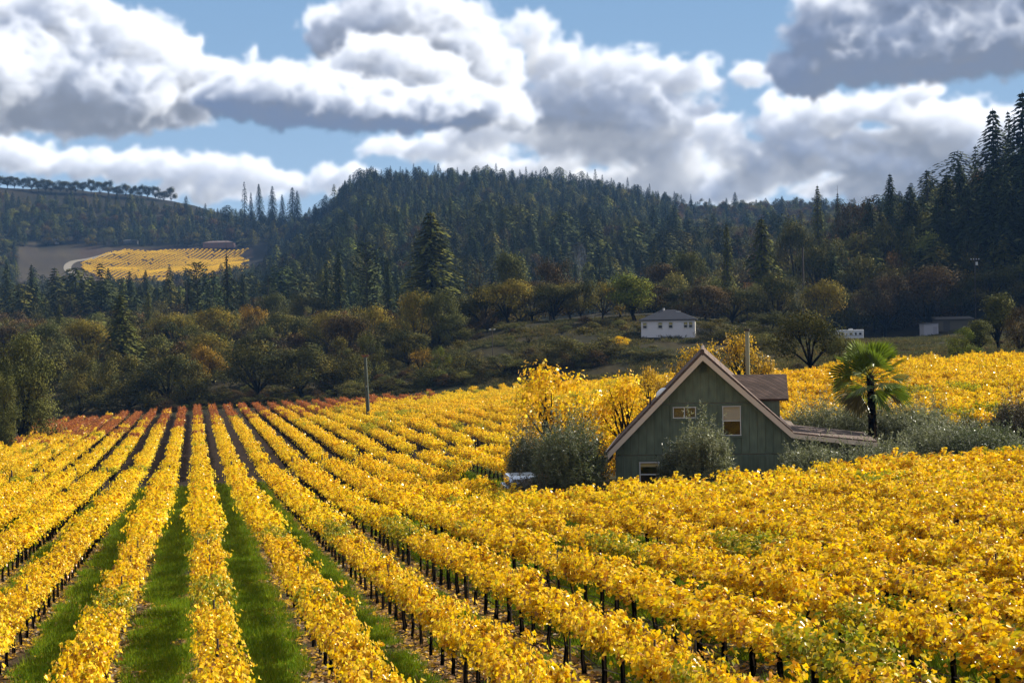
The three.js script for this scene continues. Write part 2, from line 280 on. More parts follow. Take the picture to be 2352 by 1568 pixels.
{
  const angles = [], D2R = Math.PI / 180, A = (px) => Math.atan((px - 1176) / FPX);
  for (let px = -500; px <= 2850; px += 9) angles.push(A(px));
  const a0 = angles[0], a1 = angles[angles.length - 1];
  for (let k = 1; k <= 45; k++) { const q = a1 + (Math.PI - a1) * Math.pow(k / 45, 1.6); angles.push(q); if (k < 45) angles.unshift(a0 - (Math.PI + a0) * Math.pow(k / 45, 1.6)); }
  const rings = [0.5, 2, 5, 9, 13]; for (let r = 16; r < 135; r *= 1.0085) rings.push(r); for (let r = 135; r < 1900; r *= 1.017) rings.push(r); for (let r = 1900; r < 9000; r *= 1.15) rings.push(r);
  const na = angles.length, nr = rings.length, pos = new Float32Array(na * nr * 3), col = new Float32Array(na * nr * 3), uv = new Float32Array(na * nr * 2), idx = [], c = [0, 0, 0];
  for (let j = 0; j < nr; j++) for (let i = 0; i < na; i++) {
    const x = Math.sin(angles[i]) * rings[j], z = -Math.cos(angles[i]) * rings[j], k = j * na + i;
    pos[k * 3] = x; pos[k * 3 + 1] = land(x, z); pos[k * 3 + 2] = z;
    groundColor(x, z, c); col.set(c, k * 3); uv[k * 2] = x / 3; uv[k * 2 + 1] = z / 3;
    if (j < nr - 1) { const a = k, b = j * na + (i + 1) % na; idx.push(a, b, a + na, b, b + na, a + na); }
  }
  const g = new THREE.BufferGeometry();
  g.setAttribute('position', new THREE.BufferAttribute(pos, 3)); g.setAttribute('color', new THREE.BufferAttribute(col, 3)); g.setAttribute('uv', new THREE.BufferAttribute(uv, 2)); g.setIndex(idx); g.computeVertexNormals();
  // crumbs of soil and bits of litter
  const S = 512, px = new Uint8Array(S * S * 4), bp = new Uint8Array(S * S * 4);
  for (let y = 0; y < S; y++) for (let x = 0; x < S; x++) {
    const q = (f, o) => { const a = x / S, b = y / S, s = (i, j) => noise3((a - i) * f, o, (b - j) * f), wa = a, wb = b; return lerp(lerp(s(0, 0), s(1, 0), wa), lerp(s(0, 1), s(1, 1), wa), wb); };
    const v = clamp(0.78 + 0.24 * q(40, 1) + 0.22 * q(95, 5) + 0.12 * q(12, 9)), k = (y * S + x) * 4;
    px[k] = px[k + 1] = px[k + 2] = 255 * v; px[k + 3] = 255; bp[k] = bp[k + 1] = bp[k + 2] = 255 * clamp(0.5 + 0.4 * q(60, 3) + 0.3 * q(25, 7)); bp[k + 3] = 255;
  }
  const T = (d, srgb) => { const t = new THREE.DataTexture(d, S, S); t.wrapS = t.wrapT = THREE.RepeatWrapping; t.magFilter = t.minFilter = THREE.LinearFilter; if (srgb) t.colorSpace = THREE.SRGBColorSpace; t.needsUpdate = true; return t; };
  mesh('ground', g, new THREE.MeshPhysicalMaterial({ vertexColors: true, specularIntensity: 0.15, map: T(px, true), bumpMap: T(bp), bumpScale: 0.03, roughness: 1 })).userData.kind = 'structure';
}
console.log('ground done');
scene.fog = new THREE.FogExp2(new THREE.Color().setRGB(0.24, 0.50, 1.0), 0.00007);
// ---------------------------------------------------------------- grapevines
const leafMat = (more = {}) => new THREE.MeshPhysicalMaterial({ vertexColors: true, roughness: 0.95, transmission: 0.40, thickness: 0, specularIntensity: 0.25, clearcoat: 0.28, clearcoatRoughness: 0.22, side: THREE.DoubleSide, ...more });
const vineLeaf = leafMat(), barkMat = new THREE.MeshStandardMaterial({ vertexColors: true, roughness: 1 });
const BARK = [0.030, 0.021, 0.015];
function vineTone(R, t) {                            // autumn colours of one leaf; t 0 yellow, 1 green, 2 red
  const k = R(), v = 0.85 + 0.3 * R();
  let c;
  if (t === 1) c = k < 0.35 ? [0.21, 0.26, 0.010] : k < 0.7 ? [0.46, 0.40, 0.010] : [0.66, 0.43, 0.006];
  else if (t === 2) c = k < 0.42 ? [0.36, 0.085, 0.026] : k < 0.75 ? [0.46, 0.16, 0.018] : k < 0.92 ? [0.20, 0.064, 0.030] : [0.56, 0.32, 0.016];
  else c = k < 0.42 ? [0.88, 0.62, 0.005] : k < 0.76 ? [0.84, 0.53, 0.004] : k < 0.87 ? [0.54, 0.47, 0.008] : k < 0.95 ? [0.46, 0.20, 0.008] : [0.20, 0.09, 0.018];
  return shade(c, v);
}
function vineWood(R, T, fine) {
  const lean = (R() - .5) * 0.16, h = 0.86 + 0.06 * R(), pts = [];
  for (let k = 0; k <= 4; k++) { const t = k / 4; pts.push([(R() - .5) * 0.05 + lean * t * 0.4, -0.12 + (h + 0.12) * t, (R() - .5) * 0.06 + lean * t, lerp(0.060, 0.042, t) * (0.9 + 0.25 * R())]); }
  T.trunk.tube(pts, BARK, fine ? 7 : 4);
  const top = pts[4];
  for (const s of [-1, 1]) { const q = [[top[0], top[1] - 0.03, top[2], 0.038]]; for (let k = 1; k <= 4; k++) q.push([(R() - .5) * 0.05, 0.92 + (R() - .5) * 0.05, s * k * 0.20 + top[2] * (1 - k / 4), 0.034 - 0.005 * k]); T.cane.tube(q, BARK, fine ? 5 : 3); }
}
function vineLeaves(R, T, n, size, kind, round) {
  // shoots rise from the cordon, spread and arch over; leaves hang along them
  const shoots = [];
  for (let k = 0; k < 21; k++) {
    const side = R() < 0.5 ? -1 : 1, z = (R() * 2 - 1) * 0.84, len = 0.46 + 0.34 * R() + (R() < 0.16 ? 0.30 : 0), out = side * (0.04 + 0.42 * Math.pow(R(), 0.8)), dz = (R() - .5) * 0.5, wild = R() < 0.14 ? 0.30 : 0;
    const pts = []; for (let q = 0; q <= 5; q++) { const t = q / 5; pts.push([out * (0.25 + 1.0 * t) + side * wild * t * t, 0.92 + (len + wild * 0.5) * (t - 0.24 * t * t * (1 + Math.abs(out) * 1.6)), z + dz * t, 0.007 * (1 - 0.6 * t)]); }
    shoots.push(pts);
    if (round && k % 2) T.cane.tube(pts, [0.10, 0.05, 0.025], 3);
  }
  for (let k = 0; k < n; k++) {
    const s = shoots[Math.floor(R() * shoots.length)], t = Math.pow(R(), 0.7) * 4.99, q = Math.floor(t), f = t - q, a = s[q], b = s[q + 1], droop = R() < 0.22 ? R() * 0.30 : 0;
    const j = 0.085 + 0.05 * R(), x = lerp(a[0], b[0], f) + (R() - .5) * 2 * j, y = lerp(a[1], b[1], f) + (R() - .5) * 1.6 * j - droop, z = lerp(a[2], b[2], f) + (R() - .5) * 2 * j;
    const o = norm([x * 1.3 + (R() - .5) * 1.9, 0.55 + (R() - .5) * 1.5, (R() - .5) * 2.0]), dir = norm([o[0] * 0.3 + (R() - .5) * 1.8, -0.35 + (R() - .5) * 1.2, (R() - .5) * 1.8]);
    const dd = dir[0] * o[0] + dir[1] * o[1] + dir[2] * o[2], di = norm([dir[0] - o[0] * dd, dir[1] - o[1] * dd, dir[2] - o[2] * dd]), L = size * (0.65 + 0.6 * R()), c = vineTone(R, kind);
    if (!round) { T.leaf.leaf(x, y, z, di, o, L * 1.12, L * 1.1, c, 0.3); continue; }
    // a lobed blade, cupped along the midrib
    const sd = [di[1] * o[2] - di[2] * o[1], di[2] * o[0] - di[0] * o[2], di[0] * o[1] - di[1] * o[0]], cup = (R() - .35) * 0.28 * L, O = [[0, 0], [-0.10, 0.44], [0.36, 0.56], [0.50, 0.34], [0.98, 0.02], [0.50, -0.34], [0.36, -0.56], [-0.10, -0.44]];
    const base = T.leaf.p.length / 3, put = (m, w, e, cc = ed) => T.leaf.vert(x + di[0] * m * L + sd[0] * w * L + o[0] * e, y + di[1] * m * L + sd[1] * w * L + o[1] * e, z + di[2] * m * L + sd[2] * w * L + o[2] * e, o[0] + sd[0] * w * 0.9 * Math.sign(-cup), o[1] + sd[1] * w * 0.9 * Math.sign(-cup), o[2] + sd[2] * w * 0.9 * Math.sign(-cup), cc);
    const dry = R() < 0.28 ? 0.25 + 0.5 * R() : 0.06 * R(), ed = [lerp(c[0], 0.30, dry), lerp(c[1], 0.13, dry), lerp(c[2], 0.03, dry)];
    put(0.32, 0, 0, c);
    for (const [m, w] of O) put(m, w, cup * Math.abs(w) * 2 - (m > 0.7 ? 0.12 * L : 0));
    for (let e = 1; e < O.length; e++) T.leaf.i.push(base, base + e, base + e + 1);
    T.leaf.i.push(base, base + O.length, base + 1);
  }
}
// where the vines grow: [u, w] of every plant
const inYard = (px, d, u) => u > 15.4 && d > 76.5 && d < 101 + (px < 1500 ? 4 : 0);
const farLimit = (px) => px < 1230 ? 273 : px < 1730 ? lerp(262, 172, (px - 1230) / 500) : 172 + 6 * Math.sin(px * 0.01);
const vineSpots = [];
{
  const R = rng(5150);
  for (let k = -46; k <= 52; k++) for (let w = 14; w < 290; w += 1.6) {
    const u = U0 + k * SPACING, [x, z] = fromUW(u, w), d = -z; if (d < 15) continue;
    const px = 1176 + FPX * x / d; if (px < -420 || px > 2780) continue;
    if (d > farLimit(px) + 1.5 * Math.sin(k * 2.1) || inYard(px, d, u)) continue;
    if (w > 123.5 && w < 131.5 && u < 22) continue;                   // the headland
    if (px < 120 && d > 178) { if (px < 20 + (d - 178) * 0.55 + 8 * Math.sin(k)) continue; }
    if (R() < 0.02) continue;                                        // a missing plant
    vineSpots.push({ k, u, w: w + (R() - .5) * 0.2, x, z, d, px });
  }
}
const NEAR_VARIANTS = [], FAR_VARIANTS = [];
for (let v = 0; v < 12; v++) {
  const R = rng(900 + v * 13), T = { trunk: new Tri(), cane: new Tri(), leaf: new Tri() };
  vineWood(R, T, true); vineLeaves(R, T, v === 9 ? 420 : v % 4 === 3 ? 850 : 1150, 0.090, v === 10 ? 1 : v === 11 ? 1 : 0, true);
  NEAR_VARIANTS.push({ trunk: T.trunk.geo(), cane: T.cane.geo(), leaf: T.leaf.geo() });
}
const ORD = ['first', 'second', 'third', 'fourth', 'fifth', 'sixth', 'seventh', 'eighth', 'ninth', 'tenth', 'eleventh', 'twelfth', 'thirteenth', 'fourteenth', 'fifteenth', 'sixteenth', 'seventeenth', 'eighteenth', 'nineteenth', 'twentieth'];
const ordinal = (n) => n < 20 ? ORD[n] : ['twenty', 'thirty', 'forty', 'fifty'][Math.floor((n + 1) / 10) - 2] + ((n + 1) % 10 ? '-' + ORD[(n + 1) % 10 - 1] : 'ieth').replace('yieth', 'ieth');
{
  const R = rng(31);
  const visible = vineSpots.filter((s) => { const y = land(s.x, s.z) + 1.5; const v = new THREE.Vector3(s.x, y, s.z).project(camera); s.vx = v.x; s.vy = v.y; return v.x > -1.06 && v.x < 1.06 && v.y > -1.08 && v.y < 1.05; });
  visible.sort((a, b) => Math.hypot(a.x, a.z) - Math.hypot(b.x, b.z));
  const near = visible.slice(0, 300); for (const s of near) s.near = true;
  const counts = new Map(); near.sort((a, b) => a.k - b.k || a.w - b.w);
  const rowSay = (k) => k === 0 ? 'the row rising between the two bright grass alleys' : `${ordinal(Math.abs(k) - 1)} row ${k > 0 ? 'right' : 'left'} of the row between the grass alleys`;
  for (const s of near) {
    const n = counts.get(s.k) ?? 0; counts.set(s.k, n + 1);
    const green = noise3(s.x * 0.11, 4, s.z * 0.11) + (R() - .5) * 0.3 > 0.42, v = green ? 10 + Math.floor(R() * 2) : Math.floor(R() * 10), V = NEAR_VARIANTS[v];
    const o = thing('grapevine', `${green ? 'greenish' : 'yellow'} grapevine, ${ordinal(n)} from the bottom, ${rowSay(s.k)}`, 'grapevine', 'grapevines nearest the camera');
    o.position.set(s.x, land(s.x, s.z), s.z); o.rotation.y = ROW_A + (R() < 0.5 ? Math.PI : 0) + (R() - .5) * 0.08;
    const full = (1 + 0.20 * sstep(2, 6, s.k)) * (1 - 0.15 * sstep(3.5, 2.5, s.k)), q = (1 - 0.05 * sstep(3.5, 2.5, s.k)) * (0.90 + 0.16 * R() + 0.10 * noise3(s.x * 0.3, 1, s.z * 0.3)); o.scale.set(q * full * (0.88 + 0.28 * R()), q * (0.92 + 0.16 * R()), 1.0);
    mesh('trunk', V.trunk, barkMat, o); mesh('canes', V.cane, barkMat, o); mesh('foliage', V.leaf, vineLeaf, o).userData.kind = 'stuff';
  }
  // all the other plants: one mass of vine rows
  const kinds = [[0, 860, 0.105], [0, 860, 0.105], [0, 860, 0.105], [0, 640, 0.105], [1, 800, 0.105], [2, 700, 0.105], [2, 700, 0.105]];
  const rest = vineSpots.filter((s) => !s.near), lists = kinds.map(() => []);
  const bins = [[0, 1, 2, 3], [4], [5, 6]];
  for (const s of rest) {
    const red = s.w > 150 && s.px < 1000 ? sstep(172, 236, s.w + 16 * noise3(s.x * 0.08, 8, s.z * 0.08) - Math.max(0, s.px - 430) * 0.09) : 0;
    const kind = R() < red * 0.95 ? 2 : noise3(s.x * 0.11, 4, s.z * 0.11) + (R() - .5) * 0.4 > 0.45 ? 1 : 0, b = bins[kind];
    lists[b[Math.floor(R() * b.length)]].push(s);
  }
  const mass = new THREE.Group(); mass.name = 'distant_grapevines'; tag(mass, 'rows of golden grapevines filling the middle and far vineyard', 'grapevines', null, 'stuff'); scene.add(mass);
  const M = new THREE.Matrix4(), Q = new THREE.Quaternion(), E = new THREE.Euler(), col = new THREE.Color();
  kinds.forEach(([kind, n, size], v) => {
    const r2 = rng(333 + v * 7), T = { trunk: new Tri(), cane: new Tri(), leaf: new Tri() };
    vineWood(r2, T, false); vineLeaves(r2, T, n, size, kind, false);
    for (const [nm, g, m] of [['vine_wood', mergeGeometries([T.trunk.geo(), T.cane.geo()]), barkMat], ['vine_foliage', T.leaf.geo(), vineLeaf]]) {
      const im = new THREE.InstancedMesh(g, m, lists[v].length); im.name = nm; im.userData.kind = 'stuff'; im.castShadow = im.receiveShadow = true;
      const r3 = rng(700 + v);
      lists[v].forEach((s, i) => {
        E.set(0, ROW_A + (r3() < 0.5 ? Math.PI : 0), 0); Q.setFromEuler(E); const full = (1 + 0.20 * sstep(2, 6, s.k) * sstep(115, 85, s.w)) * (1 - 0.16 * sstep(120, 150, s.w)), q = (0.92 + 0.16 * r3() + 0.10 * noise3(s.x * 0.3, 1, s.z * 0.3));
        M.compose(new THREE.Vector3(s.x, land(s.x, s.z), s.z), Q, new THREE.Vector3(q * full * (0.90 + 0.25 * r3()), q * (0.90 + 0.2 * r3()), 1.02)); im.setMatrixAt(i, M);
        const t = 0.9 + 0.2 * r3(), w = 1 + 0.10 * noise3(s.x * 0.05, 2, s.z * 0.05); if (nm === 'vine_foliage') im.setColorAt(i, col.setRGB(t, t * w, t));
      });
      mass.add(im);
    }
  });
  console.log('vines', near.length, rest.length);
}
// ---------------------------------------------------------------- trees: unit builders (height about 1), stretched to their place
const crownMat = new THREE.MeshPhysicalMaterial({ vertexColors: true, roughness: 1, transmission: 0.16, thickness: 0, specularIntensity: 0.2, side: THREE.DoubleSide });
const needleMat = new THREE.MeshPhysicalMaterial({ vertexColors: true, roughness: 1, transmission: 0.06, thickness: 0, specularIntensity: 0.2, side: THREE.DoubleSide });
const woodMat = new THREE.MeshStandardMaterial({ vertexColors: true, roughness: 1 });
const TONES = {                                      // leaf colours, linear; most cut darker to stand in for cloud shade
  oak: [[0.075, 0.067, 0.009], [0.057, 0.059, 0.011], [0.106, 0.083, 0.009], [0.039, 0.045, 0.009]],
  olive: [[0.085, 0.088, 0.016], [0.063, 0.069, 0.015], [0.105, 0.099, 0.018]],
  gold: [[0.185, 0.140, 0.012], [0.125, 0.108, 0.012], [0.245, 0.165, 0.011], [0.088, 0.084, 0.012]],
  orange: [[0.240, 0.131, 0.007], [0.300, 0.169, 0.009], [0.135, 0.084, 0.009]],
  brown: [[0.062, 0.040, 0.012], [0.045, 0.031, 0.010], [0.084, 0.050, 0.011], [0.035, 0.029, 0.009]],
  green: [[0.120, 0.144, 0.013], [0.088, 0.116, 0.012], [0.176, 0.176, 0.014]],
  yellow: [[0.90, 0.62, 0.008], [0.86, 0.54, 0.008], [0.80, 0.60, 0.010], [0.70, 0.40, 0.010]],
  rust: [[0.48, 0.29, 0.012], [0.32, 0.19, 0.014], [0.60, 0.38, 0.012], [0.15, 0.11, 0.016]],
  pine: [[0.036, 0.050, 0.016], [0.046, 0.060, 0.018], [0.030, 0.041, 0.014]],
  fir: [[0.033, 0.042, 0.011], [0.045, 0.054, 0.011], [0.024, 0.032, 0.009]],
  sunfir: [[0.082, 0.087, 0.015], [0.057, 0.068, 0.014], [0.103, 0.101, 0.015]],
};
const WOOD = [0.026, 0.019, 0.014];
// a broad crowned tree: trunk, forking limbs, and leaf clumps round the limb ends
function broadTree(seed, tone, o = {}) {
  const R = rng(seed), wood = new Tri(), leaf = new Tri(), W = o.width ?? 1, n = o.leaves ?? 3200, size = o.size ?? 0.030, big = o.big ?? 1, base = o.base ?? 0.17, lobes = [], tones = TONES[tone];
  const lean = (R() - .5) * 0.10, fork = base * (0.75 + 0.3 * R());
  wood.tube([[0, -0.06, 0, 0.036], [lean * 0.3, fork * 0.5, 0.01, 0.026], [lean, fork, 0, 0.024]], WOOD, 7);
  const arms = o.arms ?? 7;
  for (let k = 0; k < arms; k++) {
    const a = (k + R() * 0.7) / arms * 6.283, up = o.low ? 0.9 * R() : o.tall ? 0.35 + 0.6 * R() : 0.08 + 0.88 * Math.pow(R(), 0.8), r = 0.48 * W * (o.tall ? 0.55 : 1) * Math.sqrt(Math.max(0.05, 1 - up * up * 0.72)) * (0.75 + 0.3 * R());
    const ex = lean + Math.cos(a) * r, ez = Math.sin(a) * r, ey = lerp(fork, 0.9, up), mx = lean + Math.cos(a) * r * 0.45, mz = Math.sin(a) * r * 0.45, my = lerp(fork, ey, 0.5) + 0.03 * R();
    wood.tube([[lean, fork * 0.96, 0, 0.020], [mx + (R() - .5) * .04, my, mz + (R() - .5) * .04, 0.013], [ex, ey, ez, 0.005]], WOOD, 5);
    lobes.push([ex, ey, ez, (0.14 + 0.07 * R()) * big]);
    for (let j = 0; j < (big > 1 ? 2 : 3); j++) { const b = a + (R() - .5) * 1.8, q = r * (0.45 + 0.65 * R()), fx = lean + Math.cos(b) * q, fz = Math.sin(b) * q, fy = ey + (R() - .45) * 0.26; wood.tube([[mx, my, mz, 0.009], [lerp(mx, fx, .5), lerp(my, fy, .5) + 0.02, lerp(mz, fz, .5), 0.006], [fx, fy, fz, 0.003]], WOOD, 4); lobes.push([fx, clamp(fy, fork * 0.9, 0.93), fz, (0.095 + 0.08 * R()) * big]); }
  }
  for (let k = 0; k < 5; k++) { const a = R() * 6.283, q = 0.2 * W * R(); lobes.push([lean + Math.cos(a) * q, 0.80 + 0.12 * R(), Math.sin(a) * q, 0.12 + 0.05 * R()]); }
  if (o.skirt) for (let k = 0; k < 18; k++) { const a = R() * 6.283, q = 0.42 * W * Math.sqrt(R()); lobes.push([Math.cos(a) * q, 0.10 + 0.30 * R(), Math.sin(a) * q, 0.12 + 0.06 * R()]); }
  const vol = lobes.map((l) => l[3] * l[3]), sum = vol.reduce((a, b) => a + b, 0);
  lobes.forEach((l, i) => {
    const m = Math.round(n * vol[i] / sum), t = tones[Math.floor(R() * tones.length)];
    for (let k = 0; k < m; k++) {
      const u = unit(R), rr = l[3] * Math.pow(R(), 0.42) * (1 + 0.28 * noise3(u[0] * 2.2 + i, u[1] * 2.2, u[2] * 2.2)), x = l[0] + u[0] * rr * 1.1, y = l[1] + u[1] * rr * 0.82, z = l[2] + u[2] * rr * 1.1;
      if (o.sparse && noise3(x * 9 + seed, y * 9, z * 9) > 0.22 - o.sparse) continue;
      const nn = norm([u[0] + (R() - .5) * 1.5, u[1] + 0.35 + (R() - .5) * 1.5, u[2] + (R() - .5) * 1.5]), d = perp(nn, R), s = size * (0.6 + 0.8 * R()), q = R() < 0.2 ? tones[Math.floor(R() * tones.length)] : t;
      leaf.leaf(x, y, z, d, nn, s, s * 0.8, shade(q, 0.8 + 0.4 * R()), 0.3, norm([u[0] + (x - lean) * 1.2 + (R() - .5) * 0.7, u[1] + 0.25 + (R() - .5) * 0.7, u[2] + z * 1.2 + (R() - .5) * 0.7]));
    }
  });
  return { wood: wood.geo(), leaf: leaf.geo() };
}
// a conifer: whorls of drooping branches with needle sprays
function conifer(seed, tone, o = {}) {
  const R = rng(seed), wood = new Tri(), leaf = new Tri(), tones = TONES[tone], width = o.width ?? 0.17, tiers = o.tiers ?? 34, per = o.per ?? 7, sprays = o.sprays ?? 7, low = o.low ?? 0.10, ragged = o.ragged ?? 0.3;
  const bend = (R() - .5) * 0.03;
  wood.tube([[0, -0.05, 0, 0.017], [bend * .4, 0.45, 0, 0.010], [bend, 0.96, 0, 0.003]], WOOD, 6);
  leaf.leaf(bend, 0.93, 0, [0, 1, 0], [0, 0, 1], 0.07, 0.012, tones[0], 0); leaf.leaf(bend, 0.93, 0, [0, 1, 0], [1, 0, 0], 0.07, 0.012, tones[0], 0);
  for (let k = 0; k < tiers; k++) {
    const t = k / (tiers - 1), y = lerp(low, 0.97, Math.pow(t, 0.9)), prof = o.round ? Math.sqrt(Math.max(0.02, 1 - Math.pow((t - 0.35) / 0.68, 2))) : Math.pow(1 - t, 0.78) * (t < 0.1 ? 0.6 + 4 * t : 1) + 0.03;
    for (let b = 0; b < per; b++) {
      if (R() < ragged * 0.35) continue;
      const a = (b + R()) / per * 6.283 + k * 1.3, len = width * prof * (1 - ragged * 0.5 + ragged * R() * 1.3), dx = Math.cos(a), dz = Math.sin(a), drop = o.rise ? -0.25 : 0.28 + 0.25 * (1 - t), ty = tones[Math.floor(R() * tones.length)];
      if (len > 0.06 && o.limbs) wood.tube([[bend * t, y, 0, 0.004], [dx * len * .7, y - drop * len * .55, dz * len * .7, 0.0015]], WOOD, 3);
      for (let s = 0; s < sprays; s++) {
        const q = (s + 0.4 + R() * 0.6) / sprays, x = bend * t + dx * len * q, z = dz * len * q, yy = y - drop * len * q * q * 1.4 + (R() - .5) * 0.012, side = (R() - .5) * 1.5;
        const d = norm([dx + dz * side, -0.25 - 0.3 * R() + (o.rise ? 0.7 : 0), dz - dx * side]), nn0 = norm([(R() - .5) * 0.9 + dx * 0.35, 0.8, (R() - .5) * 0.9 + dz * 0.35]), dd = d[0] * nn0[0] + d[1] * nn0[1] + d[2] * nn0[2], nn = norm([nn0[0] - d[0] * dd, nn0[1] - d[1] * dd, nn0[2] - d[2] * dd]);
        const L = (o.spray ?? 0.042) * (0.7 + 0.6 * R()) * (0.5 + 0.6 * prof);
        leaf.leaf(x, yy, z, d, nn, L, L * 0.5, shade(ty, 0.8 + 0.4 * R()), 0.35, norm([dx + (R() - .5) * 0.8, 0.55 + (R() - .5) * 0.6, dz + (R() - .5) * 0.8]));
      }
    }
  }
  return { wood: wood.geo(), leaf: leaf.geo() };
}
const stock = {};
function variant(kind, i) {
  const key = kind + i; if (stock[key]) return stock[key];
  const s = 1000 + i * 97 + [...kind].reduce((a, c) => a * 7 + c.charCodeAt(0), 0) % 9999;
  const [form, tone] = kind.split('/');
  const f = {
    oak: () => broadTree(s, tone, { width: 1.15, leaves: 9500, size: 0.026, arms: 8, big: 1.35 }),
    bush: () => broadTree(s, tone, { width: 1.2, leaves: 9000, size: 0.026, base: 0.04, skirt: true, low: true, big: 1.25 }),
    mass: () => broadTree(s, tone, { width: 0.9, leaves: 22000, size: 0.018, base: 0.05, skirt: true, low: true, arms: 9, big: 1.2 }),
    tall: () => broadTree(s, tone, { width: 0.85, leaves: 7000, size: 0.026, base: 0.16, tall: true, arms: 9 }),
    thin: () => broadTree(s, tone, { width: 1.1, leaves: 3600, size: 0.026, sparse: 0.16, arms: 9 }),
    bare: () => broadTree(s, tone, { width: 1.1, leaves: 1700, size: 0.022, sparse: 0.12, arms: 12 }),
    fir: () => conifer(s, tone, { limbs: true, width: 0.19, per: 8, sprays: 8, ragged: 0.4, spray: 0.045 }),
    wide: () => conifer(s, tone, { limbs: true, width: 0.26, tiers: 34, per: 9, sprays: 11, ragged: 0.5, spray: 0.05 }),
    ragged: () => conifer(s, tone, { limbs: true, width: 0.2, tiers: 24, per: 6, sprays: 8, ragged: 0.9, low: 0.25, spray: 0.05 }),
    pine: () => conifer(s, tone, { limbs: true, width: 0.24, tiers: 26, per: 7, sprays: 9, ragged: 0.5, round: true, low: 0.22, rise: true, spray: 0.05 }),
    spruce: () => conifer(s, tone, { width: 0.13, tiers: 26, per: 6, sprays: 4, spray: 0.055, ragged: 0.35 }),
  }[form]();
  return stock[key] = f;
}
const needleForms = new Set(['fir', 'wide', 'ragged', 'pine', 'spruce']);
